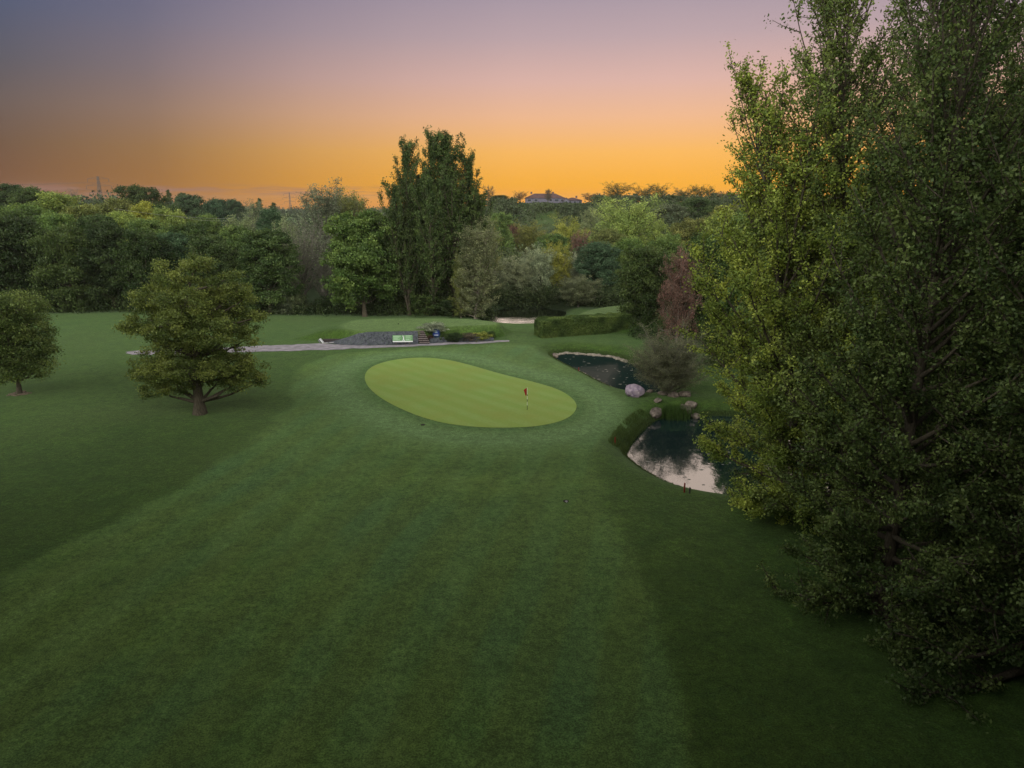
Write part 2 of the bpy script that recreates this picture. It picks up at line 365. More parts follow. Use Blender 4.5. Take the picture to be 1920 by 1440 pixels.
# water
def water_mat(name, deep, refl, rip=.12, ruffle=None):
    m, nt, o = mat(name); v = objco(nt)
    mp = nt.nodes.new('ShaderNodeMapping'); mp.inputs['Scale'].default_value = (1, .6, 1); nt.links.new(v, mp.inputs[0])
    d = nt.nodes.new('ShaderNodeBsdfDiffuse'); d.inputs[0].default_value = deep + (1,)
    g = nt.nodes.new('ShaderNodeBsdfGlossy'); g.inputs['Roughness'].default_value = .03; g.inputs[0].default_value = (.95, .95, 1, 1)
    bp = nt.nodes.new('ShaderNodeBump'); bp.inputs['Strength'].default_value = rip; bp.inputs['Distance'].default_value = .05
    nt.links.new(math_node(nt, 'ADD', noise(nt, 1.6, 3, mp.outputs[0]), math_node(nt, 'MULTIPLY', noise(nt, 7, 2, mp.outputs[0]), .25)), bp.inputs['Height'])
    nt.links.new(bp.outputs[0], g.inputs['Normal'])
    lw = nt.nodes.new('ShaderNodeLayerWeight'); lw.inputs[0].default_value = .5
    f = maprange(nt, lw.outputs['Facing'], .3, .9, refl[0], refl[1])
    if ruffle:
        s2 = nt.nodes.new('ShaderNodeSeparateXYZ'); nt.links.new(v, s2.inputs[0])
        # wind-ruffled strip: wavelets turn the surface towards the higher sky
        wob = math_node(nt, 'ADD', s2.outputs[1], math_node(nt, 'MULTIPLY', noise(nt, .5, 3, v), 3.0))
        k = maprange(nt, wob, ruffle[0], ruffle[1], 1, 0, True)
        m3 = nt.nodes.new('ShaderNodeMapping'); m3.inputs['Scale'].default_value = (.35, 1.6, 1); nt.links.new(v, m3.inputs[0])
        k = math_node(nt, 'MULTIPLY', k, maprange(nt, noise(nt, 1.0, 4, m3.outputs[0]), .38, .56, .12, 1.0))
        g2 = nt.nodes.new('ShaderNodeBsdfGlossy'); g2.inputs['Roughness'].default_value = .18; g2.inputs[0].default_value = (.95, .93, .97, 1)
        cn = nt.nodes.new('ShaderNodeCombineXYZ'); cn.inputs[1].default_value = -.13; cn.inputs[2].default_value = .99; nt.links.new(math_node(nt, 'MULTIPLY', math_node(nt, 'SUBTRACT', noise(nt, 2.5, 3, v), .5), .3), cn.inputs[0]); nt.links.new(cn.outputs[0], g2.inputs['Normal'])
        mg = nt.nodes.new('ShaderNodeMixShader'); nt.links.new(math_node(nt, 'MULTIPLY', k, .9), mg.inputs[0]); nt.links.new(g.outputs[0], mg.inputs[1]); nt.links.new(g2.outputs[0], mg.inputs[2]); g = mg
    mx = nt.nodes.new('ShaderNodeMixShader'); nt.links.new(f, mx.inputs[0]); nt.links.new(d.outputs[0], mx.inputs[1]); nt.links.new(g.outputs[0], mx.inputs[2])
    nt.links.new(mx.outputs[0], o.inputs[0]); return m
M_WATER = water_mat('pond_water', (.006, .020, .022), (.13, .42))
yb = G(960, 611, WB)[1]
M_WATER_B = water_mat('back_pond_water', (.010, .016, .014), (.4, .95), .5, (yb+8.0, yb+12.0))
setp(sheet('pond_water', POND_NEAR + (POND_NEAR-POND_NEAR.mean(0))*.02, 0, M_WATER, zfix=WL), kind='structure')
M_WATER_M = water_mat('dark_reflection_water', (.010, .022, .020), (.008, .034), .35)  # reflectance lowered to imitate dark tree reflections on this pond
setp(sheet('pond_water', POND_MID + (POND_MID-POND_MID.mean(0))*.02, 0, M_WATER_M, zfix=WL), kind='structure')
setp(sheet('pond_water', POND_BACK + (POND_BACK-POND_BACK.mean(0))*.02, 0, M_WATER_B, zfix=WB), kind='structure')
# gravel path
M_PATH = simple('gravel_path', (.20, .18, .20), (.36, .32, .36), 1.2, .95, .1, .5, 30, .02)
def ribbon(name, top, bot, m, lift, n=60):
    """a strip between two pixel polylines on the ground"""
    T = np.array([G(*p) for p in top]); B = np.array([G(*p) for p in bot]); t = np.linspace(0, 1, n)
    def rs(P):
        s = np.concatenate([[0], np.cumsum(np.linalg.norm(np.diff(P, axis=0), axis=1))]); s /= s[-1]
        return np.stack([np.interp(t, s, P[:, 0]), np.interp(t, s, P[:, 1])], 1)
    T, B = rs(T), rs(B); V = []; m_ = 7
    for k in range(m_):
        p = B + (T-B)*(k/(m_-1))
        if k in (0, m_-1): p = p + (np.stack([vnoise(p[:, 0], p[:, 1], 1.3, 3), vnoise(p[:, 0], p[:, 1], 1.1, 4)], 1)-.5)*.8
        V.append(p)
    V = np.concatenate(V); z = H(V[:, 0], V[:, 1]) + lift; i = np.arange(n-1)
    Q = np.concatenate([np.stack([k*n+i, k*n+i+1, (k+1)*n+i+1, (k+1)*n+i], 1) for k in range(m_-1)])
    return mesh_np(name, np.column_stack([V, z]), Q, m, smooth=True)
setp(ribbon('path', [(238, 659), (258, 656.5), (300, 656), (400, 653), (500, 648.5), (600, 645.5), (650, 648.5), (700, 648.8), (760, 647), (800, 644.2), (880, 640), (955, 637)],
     [(238, 661), (258, 664), (300, 664.5), (400, 662), (500, 660), (600, 658), (650, 656), (700, 653.5), (760, 651), (800, 648.5), (880, 644.5), (955, 640)], M_PATH, .035), kind='structure')

# ------------------------------------------------------------------ trees
def tubes(lines, sides=5):
    """lines: list of (points (k,3), radii (k,)); returns V, quads"""
    V = []; Q = []; n0 = 0; a = np.arange(sides)*2*math.pi/sides
    for P, r in lines:
        P = np.asarray(P, float); k = len(P); d = np.gradient(P, axis=0); d /= (np.linalg.norm(d, axis=1)[:, None]+1e-9)
        u = np.cross(d, np.where(np.abs(d[:, 2:3]) > .9, [1.0, 0, 0], [0, 0, 1.0])); u /= (np.linalg.norm(u, axis=1)[:, None]+1e-9); v = np.cross(d, u)
        ring = P[:, None, :] + np.asarray(r)[:, None, None]*(np.cos(a)[None, :, None]*u[:, None, :] + np.sin(a)[None, :, None]*v[:, None, :])
        V.append(ring.reshape(-1, 3)); i = np.arange(k-1)[:, None]*sides; j = np.arange(sides)[None, :]; j2 = (j+1) % sides
        Q.append((np.stack([i+j, i+j2, i+sides+j2, i+sides+j], -1) + n0).reshape(-1, 4)); n0 += k*sides
    return np.concatenate(V), np.concatenate(Q)
def leaves(P, size, rng, clump=None, up=.25, aspect=.62, hang=0.0):
    """one rhombic leaf (4 vertices) at every point"""
    n = len(P); sz = size*rng.uniform(.65, 1.35, n)[:, None]
    nrm = rng.normal(size=(n, 3)); nrm /= np.linalg.norm(nrm, axis=1)[:, None]; nrm[:, 2] += up; nrm /= np.linalg.norm(nrm, axis=1)[:, None]
    t = rng.normal(size=(n, 3)); t[:, 2] -= hang
    a = np.cross(nrm, t); a /= (np.linalg.norm(a, axis=1)[:, None]+1e-9); b = np.cross(nrm, a)
    V = np.stack([P - b*sz*.5, P + a*sz*.5*aspect - b*sz*.05, P + b*sz*.5, P - a*sz*.5*aspect - b*sz*.05], 1).reshape(-1, 3)
    tint = np.repeat(rng.uniform(0, 1, n), 4); cl = np.repeat(clump if clump is not None else rng.uniform(0, 1, n), 4)
    return V, np.arange(n*4).reshape(-1, 4), tint, cl
def tree_meshes(kind, V, Q, leafpts, clump, size, rng, bark, **kw):
    tr = mesh_np('trunk', V, Q, bark, smooth=True, link=False)
    LV, LQ, t, c = leaves(leafpts, size, rng, clump, **kw)
    cr = mesh_np('crown', LV, LQ, M_LEAF, attrs=dict(tint=t, clump=c), link=False)
    return tr.data, cr.data
def branchy(seed, Ht, r0, base, env, nprim, ang, nsec, nleaf, size, sigma, lean=(0, 0), curve=.25, bark=None, up=.25, hang=0, droop=0.0, sec_len=.38, wob=.15, stems=1, sides=6, tipr=.03, drop=0, twig=0, upow=1.0, dens=None):
    """a skeleton of trunk, limbs and side shoots carrying leaves"""
    rng = np.random.default_rng(seed); lines = []; pts = []; cl = []
    for s in range(stems):
        h = Ht*(1 if s == 0 else rng.uniform(.72, .96)); aa = rng.uniform(0, 6.28); sx, sy = (0, 0) if s == 0 else (math.cos(aa)*Ht*.10, math.sin(aa)*Ht*.10)
        k = 14; t = np.linspace(0, 1, k); wx = np.cumsum(rng.normal(0, wob, k))*t; wy = np.cumsum(rng.normal(0, wob, k))*t
        T = np.stack([lean[0]*t**1.3 + wx + sx*np.minimum(1, t*2.2), lean[1]*t**1.3 + wy + sy*np.minimum(1, t*2.2), h*t], 1)
        rr = (r0 if s == 0 else r0*.6)*((1-t)**.85*.97+.03); rr[0] *= 1.35
        lines.append((T, rr))
        for i in range(nprim // (1 if s == 0 else 2)):
            u = base + (1-base)*((i+rng.uniform(.1, .9))/(nprim//(1 if s == 0 else 2)))**upow*.985
            p0 = np.array([np.interp(u, t, T[:, c]) for c in range(3)])
            L = env((u-base)/(1-base))*rng.uniform(.7, 1.12); az_ = i*2.39996 + rng.normal(0, .35) + s; el_ = R(ang(u) + rng.normal(0, 7))
            d = np.array([math.cos(az_)*math.cos(el_), math.sin(az_)*math.cos(el_), math.sin(el_)])
            L = L/max(.35, math.cos(el_)) if math.cos(el_) > .35 else L*1.6
            q = np.linspace(0, 1, 7)[:, None]; bend = np.array([0, 0, 1.0])
            B = p0 + d*L*q + bend*L*curve*min(1, .15+u*2.6)*(q**2) - bend*L*droop*(q**3) + np.cumsum(rng.normal(0, L*.012, (7, 3)), 0)*q
            B[:, 2] = np.maximum(B[:, 2], .35)
            rb = np.interp(u, t, rr)*.5*(1-.9*q[:, 0]) + tipr*.4
            lines.append((B, rb))
            m = max(3, int(nsec*(.5 + .6*L/ max(env(.3), .1))))
            for j in range(m):
                f = rng.uniform(.18, 1.0); pb = np.array([np.interp(f, q[:, 0], B[:, c]) for c in range(3)])
                d2 = d*.7 + rng.normal(0, .55, 3) + np.array([0, 0, curve*.8 - droop*.9]); d2 /= np.linalg.norm(d2)
                l2 = L*sec_len*rng.uniform(.5, 1.2)*(1.15-f*.6)
                q2 = np.linspace(0, 1, 4)[:, None]; S = pb + d2*l2*q2 + bend*l2*(curve*.5-droop)*(q2**2)
                if twig or j % 3 == 0: lines.append((S, (.35*rb[3] + tipr*.5)*(1-.8*q2[:, 0]) + .004))
                nl = rng.poisson(nleaf*(dens(u) if dens else 1)); ff = rng.uniform(.1, 1.1, nl)[:, None]
                LP = pb + d2*l2*ff + bend*l2*(curve*.5-droop)*(ff**2) + rng.normal(0, sigma, (nl, 3))*np.array([1, 1, .8])
                if drop: LP[:, 2] -= rng.exponential(drop, nl)
                pts.append(LP); cl.append(np.full(nl, rng.uniform(0, 1)))
    pts = np.concatenate(pts); cl = np.clip(np.concatenate(cl) + rng.normal(0, .1, len(pts)), 0, 1)
    ok = pts[:, 2] > .3; pts, cl = pts[ok], cl[ok]
    V, Q = tubes(lines, sides)
    return tree_meshes('b', V, Q, pts, cl, size, rng, bark or M_BARK, up=up, hang=hang)
def clumpy(seed, clumps, trunk, r0, nsub, nleaf, size, sub=.34, bark=None, up=.4, flat=.6, lines=None, shell=.55):
    """leaf clumps (x, y, z, rx, rz) on limbs that leave the trunk"""
    rng = np.random.default_rng(seed); pts = []; cl = []; L = list(lines or [])
    T = np.asarray(trunk, float); k = len(T); rr = r0*np.linspace(1, .35, k); rr[0] *= 1.45; L.append((T, rr))
    for (x, y, z, rx, rz) in clumps:
        c = np.array([x, y, z]); cand = T[T[:, 2] < max(z - .12*math.hypot(x, y), T[1, 2]+.1)]; p0 = cand[-1] if len(cand) else T[1]
        q = np.linspace(0, 1, 7)[:, None]; B = p0 + (c-p0)*q + np.array([0, 0, -1.0])*np.sin(q*math.pi)*.06*np.linalg.norm(c-p0) + rng.normal(0, .06, (7, 3))*np.sin(q*math.pi)
        L.append((B, r0*.34*(1-.8*q[:, 0])))
        n = max(4, int(nsub*(rx*rx*rz)**.62))
        d = rng.normal(size=(n, 3)); d /= np.linalg.norm(d, axis=1)[:, None]; rad = rng.uniform(shell, 1.0, n)**.7
        S = c + d*rad[:, None]*np.array([rx, rx, rz])
        for s in S:
            if rng.random() < .22: L.append((np.stack([c*.6+s*.4-(0, 0, .1), s]), np.array([.035, .01])))
            m = rng.poisson(nleaf); off_ = rng.normal(0, sub, (m, 3))*np.array([1, 1, flat])
            pts.append(s + off_); cl.append(np.full(m, rng.uniform(0, 1)))
    pts = np.concatenate(pts); cl = np.clip(np.concatenate(cl)+rng.normal(0, .1, len(pts)), 0, 1)
    ok = pts[:, 2] > .25; pts, cl = pts[ok], cl[ok]
    V, Q = tubes(L, 6)
    return tree_meshes('c', V, Q, pts, cl, size, rng, bark or M_BARK, up=up)
def round_proto(seed, Ht, Wd, base, nsub, nleaf, size, sub, n=26, topw=.5, jag=.12):
    rng = np.random.default_rng(seed); cl = []
    for i in range(n):
        u = (i+.5)/n; z = base + (Ht-base)*u
        env_ = Wd/2*math.sin(math.pi*min(1, (u*.86+.16)))**.6 if u < .5 else Wd/2*max(.12, (1-((u-.5)/.5)**2*(1-topw*.3)))**.7
        a = i*2.39996 + rng.normal(0, .3); r = env_*rng.uniform(.35, .86); s = (Ht+Wd)/2*rng.uniform(jag, jag*1.7)
        cl.append((r*math.cos(a), r*math.sin(a), min(z, Ht-s*.55), s, s*.72))
    cl.append((0, 0, Ht*.6, Wd*.28, Ht*.22)); 
    T = [(0, 0, -.3), (.1, 0, Ht*.12), (.05, .1, Ht*.3), (-.1, 0, Ht*.5), (0, .1, Ht*.75)]
    return clumpy(seed+5, cl, T, Ht*.022, nsub, nleaf, size, sub)
cos = math.cos
PROTO = {}
def proto(name, fn): PROTO[name] = fn
# each kind: (builder, height, width)
KINDS = {}
def kind(name, Ht, Wd, builders): KINDS[name] = [Ht, Wd, builders, {}]
kind('round', 15, 12, [lambda s=s: round_proto(100+s, 15, 12, 1.8, 4.2, 95, .34, .5, n=30) for s in range(4)])
kind('dome', 12, 13, [lambda s=s: round_proto(130+s, 12, 13, .8, 4.2, 85, .33, .5, n=28, topw=.9) for s in range(2)])
kind('lollipop', 15, 12, [lambda: round_proto(107, 15, 12, 3.0, 4.6, 95, .34, .42, n=34)])
kind('tall', 19, 10, [lambda s=s: round_proto(150+s, 19, 10, 1.5, 4.0, 85, .36, .55, n=36, jag=.10) for s in range(3)])
kind('willow', 12, 11, [lambda s=s: branchy(200+s, 11, .25, .06, lambda u: 5.2*(1-u**2.2)**.5+.3, 30, lambda u: 40+30*u, 7, 62, .26, .32, curve=.15, droop=.20, stems=3, drop=.25, hang=1.5, bark=M_TWIG) for s in range(3)])
kind('weeping', 17, 14, [lambda s=s: branchy(230+s, 16.5, .4, .10, lambda u: 6.6*(1-u**2.6)**.5+.3, 44, lambda u: 42+30*u, 9, 62, .30, .36, curve=.12, droop=.24, stems=2, drop=.5, hang=2) for s in range(1)])
kind('wispy', 19, 10, [lambda s=s: branchy(260+s, 19, .26, .12, lambda u: 4.6*(1-u**1.8)**.6+.3, 34, lambda u: 38+28*u, 7, 34, .27, .34, curve=.35, stems=2, bark=M_TWIG, twig=1) for s in range(2)])
kind('column', 18, 7.5, [lambda s=s: branchy(280+s, 18, .25, .015, lambda u: 3.2*(1-u**5)**.6*min(1, .62+u*2)+.2, 78, lambda u: 2+68*u**.5, 8, 62, .24, .26, curve=.35, bark=M_BARK_PALE) for s in range(2)])
kind('conifer', 16, 6, [lambda s=s: branchy(290+s, 16, .22, .05, lambda u: 3.2*(1-u)**.8+.15, 60, lambda u: 12+25*u, 6, 36, .26, .24, curve=.05) for s in range(1)])
kind('poplar', 30, 7.5, [lambda s=s: branchy(300+s, 30, .42, .10, lambda u: 3.9*(1-u**1.9)**.7*(.85+.15*min(1, u*3))+.35, 76, lambda u: 48+20*u, 7, 46, .30, .25, curve=.30, wob=.16, stems=2) for s in range(3)])
kind('bare', 15, 10, [lambda s=s: branchy(340+s, 15, .22, .15, lambda u: 4.8*(1-u**2)**.6+.3, 32, lambda u: 40+28*u, 9, 5, .20, .3, curve=.3, stems=3, bark=M_TWIG, twig=1) for s in range(1)])
kind('bush', 4, 5, [lambda s=s: round_proto(360+s, 4, 5, .2, 13, 42, .20, .24, n=16, jag=.16) for s in range(2)])
kind('sparse', 11, 9, [lambda s=s: branchy(380+s, 11, .25, .32, lambda u: 4.3*(1-(2*u-1)**2*.8)**.5+.2, 24, lambda u: 28+35*u, 7, 15, .34, .34, curve=.2, stems=2, bark=M_BARK, twig=1) for s in range(3)])
GREENS = dict(spring=(.150, .210, .060), dark=(.036, .061, .020), mid=(.066, .110, .032), green=(.062, .108, .034), lime=(.120, .165, .046), yellow=(.165, .185, .040), pale=(.120, .150, .075),
    silver=(.180, .205, .150), grey=(.088, .110, .070), blue=(.036, .066, .038), copper=(.085, .046, .038), pink=(.105, .062, .056), olive=(.105, .122, .040), brown=(.080, .070, .048), deep=(.022, .040, .014), aspen=(.115, .140, .080))
def measure(me):
    n = len(me.vertices); a = np.empty(n*3, np.float32); me.vertices.foreach_get('co', a); a = a.reshape(-1, 3)
    return float(np.percentile(a[:, 2], 99.8)), 2*float(np.percentile(np.hypot(a[:, 0], a[:, 1]), 97.5))
def plant_tree(name, cat, knd, tone, x, y, Ht, Wd, label, group=None, var=None, rz=None, z=None, shift=0.0):
    _, _, bl, cache = KINDS[knd]; v = (rnd.randrange(len(bl)) if var is None else var) % len(bl)
    if v not in cache: cache[v] = bl[v]() ; cache[v] = cache[v] + measure(cache[v][1])
    tm, cm_, H0, W0 = cache[v]
    if z is None: z = h1(x, y)
    root = empty(name, (x, y, z), rnd.uniform(0, 6.28) if rz is None else rz, (Wd/W0, Wd/W0, Ht/H0))
    setp(root, label, cat, group)
    t = bpy.data.objects.new('trunk', tm); C.objects.link(t); t.parent = root
    c = bpy.data.objects.new('crown', cm_); C.objects.link(c); c.parent = root
    g = GREENS[tone]; k = rnd.uniform(.88, 1.12); c.color = (g[0]*k*rnd.uniform(.94, 1.06), g[1]*k, g[2]*k*rnd.uniform(.9, 1.1), 1)
    return root
def at_px(px, top, D, wpx):
    """x, height and width of a tree at distance D whose crown tops out at (px, top) and is wpx wide"""
    zt = Ztop(top, D); zm = zt*.6 + 4; x = W(px, D, zm); return x, zt, wpx/FPX*(D*cp + (CAM_H-zm)*sp)
def row(name, cat, items, group=None):
    for (px, top, D, wpx, knd, tone, label) in items:
        x, zt, wd = at_px(px, top, D, wpx); z = h1(x, D); plant_tree(name, cat, knd, tone, x, D, max(2.0, zt - z), wd, label, group)

# ---- the tall poplars at the right edge, close to the camera
def near_poplar(seed, Ht, rad, lean, base=.015, nleaf=62, nprim=86, r0=.34, pw=1.7, env=None, dn=(1.45, 1.28)):
    return branchy(seed, Ht, r0, base, env or (lambda u: rad*(1-u**pw)**.8+.35), nprim, lambda u: -14+80*u**.5, 14, nleaf, .165, .18,
                   lean=lean, curve=.30, wob=.10, upow=1.2, dens=lambda u: max(.14, dn[0]-dn[1]*u), up=.35, sec_len=.36, twig=1, sides=7, tipr=.02)
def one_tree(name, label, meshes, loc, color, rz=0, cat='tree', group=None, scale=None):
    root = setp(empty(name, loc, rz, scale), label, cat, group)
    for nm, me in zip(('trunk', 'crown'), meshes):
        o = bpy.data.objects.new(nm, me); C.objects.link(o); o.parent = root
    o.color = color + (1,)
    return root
pg = 'poplars crowding the right edge'
A_ = near_poplar(501, 26, 7.0, (-5.4, .6), nleaf=112, nprim=110, env=lambda u: float(np.interp(u, [0, .05, .25, .42, .55, .64, .8, 1], [3.4, 5.4, 6.9, 5.8, 4.2, 3.0, 2.1, .3])), dn=(1.5, 1.5))
B_ = near_poplar(502, 34, 5.6, (-3.0, .8), nleaf=76, nprim=132, pw=1.5)
D_ = near_poplar(503, 35, 5.4, (-.6, 1.0), nleaf=74, nprim=132, pw=1.7)
one_tree('poplar_tree', 'bright yellow-green poplar with low sweeping branches hanging over the near pond', A_, (18.3, 41.8, h1(18.3, 41.8)-.1), (.155, .205, .046), group=pg)  # backlit glow of the foliage is partly put into this leaf colour
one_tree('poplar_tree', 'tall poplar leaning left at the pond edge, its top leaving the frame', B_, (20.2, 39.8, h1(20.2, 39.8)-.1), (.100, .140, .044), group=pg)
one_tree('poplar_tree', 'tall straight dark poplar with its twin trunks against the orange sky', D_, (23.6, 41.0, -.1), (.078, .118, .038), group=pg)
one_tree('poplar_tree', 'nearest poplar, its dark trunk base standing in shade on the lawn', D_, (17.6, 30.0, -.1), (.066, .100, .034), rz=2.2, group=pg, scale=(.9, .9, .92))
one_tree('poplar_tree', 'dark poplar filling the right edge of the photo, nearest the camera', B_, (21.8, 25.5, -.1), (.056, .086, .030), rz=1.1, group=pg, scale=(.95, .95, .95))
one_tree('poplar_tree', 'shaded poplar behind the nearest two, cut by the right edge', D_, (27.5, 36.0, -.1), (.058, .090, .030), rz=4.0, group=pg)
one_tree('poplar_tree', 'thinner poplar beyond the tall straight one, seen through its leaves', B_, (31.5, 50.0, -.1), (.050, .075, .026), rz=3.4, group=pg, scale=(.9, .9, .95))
# ---- the oak on the left lawn
ox, oy = G(375, 776); oz = h1(ox, oy)
def oak_clumps():
    r = np.random.default_rng(9); out = []
    for (px, py, rx, rz, dep) in [(376, 492, 30, 22, 0), (362, 512, 44, 30, 1), (296, 508, 30, 22, 0), (318, 530, 36, 26, -1), (428, 524, 34, 24, -.5), (470, 556, 22, 16, .4), (500, 592, 16, 12, 0), (464, 706, 28, 13, .2), (440, 722, 22, 10, -.6), (280, 560, 42, 32, .5), (235, 612, 20, 10, 0), (322, 652, 34, 13, -1.5), (420, 650, 36, 14, -.8), (456, 662, 26, 11, .4), (285, 664, 26, 11, .5), (350, 560, 60, 38, -1), (415, 572, 58, 42, 1), (452, 545, 26, 20, 0),
        (270, 598, 36, 30, 0), (465, 605, 34, 30, 0), (330, 606, 50, 30, -2.2), (400, 618, 52, 32, -2.0), (258, 618, 34, 13, .5), (300, 628, 34, 16, 0), (478, 632, 22, 16, 0), (370, 575, 60, 40, 3), (320, 600, 50, 36, 3), (430, 600, 46, 36, 3), (360, 640, 34, 16, 1.5),
        (262, 690, 34, 17, 0), (300, 700, 44, 22, -1.2), (345, 690, 42, 20, -2.4), (330, 716, 44, 18, .6), (288, 730, 26, 13, .8), (400, 690, 40, 18, -1.6), (440, 684, 40, 17, 0), (480, 692, 24, 16, .3), (497, 712, 13, 10, .3), (420, 704, 36, 16, 2), (300, 695, 44, 18, 3), (385, 672, 38, 14, 3.0), (350, 664, 34, 12, 2)]:
        D = oy + dep; t = (D*cp*1.0); z = Ztop(py, D); x = W(px, D, z); s = (D*cp + (CAM_H-z)*sp)/FPX
        g = .98 if py > 635 else .72
        x = ox + (x-ox)*.94
        out.append((x-ox, dep, z-oz, rx*s*g, rz*s*g))
        if rx > 46: out.append((x-ox+r.uniform(-.6, .6), dep + (2.6 if dep >= 0 else -2.2), z-oz+r.uniform(-.5, .3), rx*s*.7, rz*s*.8))
    return out
OAK = clumpy(21, oak_clumps(), [(0, 0, -.3), (.05, 0, 1.2), (.0, 0, 3.2), (.25, .1, 5.5), (.0, 0, 8.5), (-.1, .1, 11.5)], .52, 11, 125, .18, sub=.30, shell=.9)
one_tree('oak_tree', 'broad oak standing alone on the left lawn beside the path', OAK, (ox, oy, oz), (.080, .108, .030), cat='tree')
# ---- the small tree at the left edge
lx, ly = G(36, 737)
SM = round_proto(77, 10.4, 9.2, 2.0, 9.5, 62, .19, .36, n=34, jag=.13)
one_tree('lawn_tree', 'small rounded tree in a mulch ring, cut by the left edge', SM, (lx, ly, h1(lx, ly)), (.066, .098, .030), rz=1.0)
mr = MB(); 
for i in range(40):
    a = rnd.uniform(0, 6.28); r = rnd.uniform(0, 1.0)**.5*.95; mr.box((lx+r*math.cos(a), ly+r*math.sin(a), h1(lx, ly)+.03), (rnd.uniform(.12, .4), rnd.uniform(.1, .3), rnd.uniform(.03, .09)), a)
M_MULCH = simple('bark_mulch', (.10, .07, .055), (.22, .17, .13), 8, .95)
setp(mr.build('mulch_ring', M_MULCH), 'ring of brown bark mulch around the small left tree', 'mulch')

# ---- middle distance and woodland, one by one
row('woodland_tree', 'tree', [
 (-60, 415, 128, 130, 'dome', 'deep', 'dark tree at the far left end of the woodland wall, cut by the frame'),
 (32, 408, 131, 140, 'round', 'deep', 'dark dense tree rising directly above the small mulched tree'),
 (118, 424, 130, 120, 'dome', 'dark', 'dark green tree in the woodland wall, right of the small mulched tree'),
 (196, 418, 132, 110, 'round', 'deep', 'very dark tree of the woodland wall, left of the oak crown'),
 (268, 432, 131, 105, 'dome', 'deep', 'dark broad tree directly behind the left side of the oak'),
 (318, 438, 137, 90, 'round', 'blue', 'bluish dark tree showing just above the oak top on its left'),
 (392, 442, 133, 110, 'round', 'dark', 'dark tree hidden low behind the oak crown'),
 (440, 425, 150, 80, 'round', 'mid', 'mid green tree peeping over the right shoulder of the oak'),
 (496, 432, 127, 125, 'round', 'dark', 'dark leafy tree with a lighter top, right of the oak'),
 (676, 398, 124, 158, 'lollipop', 'green', 'big rounded deep green tree with a pale trunk behind the tee'),
 (1213, 464, 111, 118, 'dome', 'dark', 'rounded green tree at the right end of the clipped hedge'),
 (1333, 442, 101, 118, 'round', 'dark', 'dark green tree right of the copper tree, against the yellow poplar'),
 (1122, 455, 148, 90, 'round', 'blue', 'glossy dark leafy tree rising behind the hedge, right of the grey bush'),
 (1182, 448, 160, 86, 'round', 'mid', 'mid green rounded tree behind the glossy dark one'),
 (1400, 400, 120, 130, 'round', 'mid', 'green tree mostly hidden behind the yellow poplar'),
 (1480, 390, 135, 140, 'round', 'dark', 'dark tree hidden beyond the poplars at the far bank'),
], 'woodland trees')
row('ash_tree', 'tree', [
 (594, 338, 160, 115, 'wispy', 'grey', 'tall wispy ash whose feathery top breaks the skyline left of the poplars'),
 (668, 352, 165, 95, 'wispy', 'olive', 'wispy tree with an open top just left of the poplar clump'),
 (540, 405, 150, 70, 'wispy', 'pale', 'pale feathery tree left of the tall ash'),
 (722, 402, 140, 90, 'wispy', 'grey', 'grey-green feathery tree between the rounded tree and the poplars'),
 (445, 398, 165, 75, 'wispy', 'pale', 'pale narrow feathery tree standing above the dark leafy tree'),
 (905, 410, 150, 70, 'wispy', 'olive', 'feathery tree showing at the right foot of the poplar clump'),
])
row('bare_tree', 'tree', [(562, 412, 136, 130, 'bare', 'grey', 'half-bare grey twiggy tree behind the pale sapling'),
 (606, 470, 134, 70, 'bare', 'grey', 'thin half-bare tree tucked left of the big rounded tree'),
 (736, 480, 130, 60, 'bare', 'grey', 'thin bare stemmed tree right of the big rounded tree')], 'half-bare grey trees at the woodland edge')
row('poplar_tree', 'tree', [
 (759, 262, 125, 92, 'poplar', 'dark', 'leftmost spire of the central poplar clump, set apart by a slit of sky'),
 (808, 245, 125, 96, 'poplar', 'dark', 'tallest poplar of the central clump'),
 (852, 251, 126, 104, 'poplar', 'dark', 'poplar of the central clump just right of the tallest'),
 (884, 288, 128, 88, 'poplar', 'dark', 'lower rightmost poplar of the central clump'),
 (788, 325, 130, 100, 'poplar', 'dark', 'shorter poplar closing the gap at the left of the central clump from behind'),
 (832, 320, 131, 120, 'poplar', 'dark', 'shorter poplar filling the middle of the central clump from behind'),
], 'central clump of tall poplars')
row('aspen_tree', 'tree', [(890, 412, 121, 92, 'column', 'aspen', 'pale grey-green aspen column with light stems beside the far pond'),
 (862, 470, 122, 46, 'column', 'olive', 'smaller column tree at the left foot of the pale aspen')])
row('willow_tree', 'tree', [
 (968, 478, 147, 86, 'willow', 'silver', 'silvery willow at the left of the far pond'),
 (1010, 460, 149, 76, 'willow', 'silver', 'silvery willow second from the left behind the far pond'),
 (1044, 452, 152, 66, 'willow', 'yellow', 'yellow-topped willow with bare brown stems above the far pond'),
 (1078, 474, 154, 66, 'willow', 'silver', 'pale silver willow between the yellow-topped one and the glossy dark tree'),
 (1086, 516, 136, 92, 'willow', 'grey', 'low grey willow bush on the right bank of the far pond'),
 (946, 520, 145, 56, 'willow', 'grey', 'grey willow bush against the right side of the aspen'),
 (1180, 369, 205, 132, 'weeping', 'spring', 'huge fresh green weeping willow standing above all the mid-distance trees'),
 (1238, 412, 200, 62, 'willow', 'lime', 'light green willow leaning on the right of the huge weeping willow'),
 (1072, 402, 235, 82, 'willow', 'yellow', 'yellowish willow left of the huge weeping willow'),
 (992, 414, 215, 82, 'willow', 'olive', 'olive willow behind the silver ones, left of the grass clearing'),
 (1108, 388, 262, 54, 'willow', 'pale', 'small pale willow high between the yellowish and the huge willow'),
])
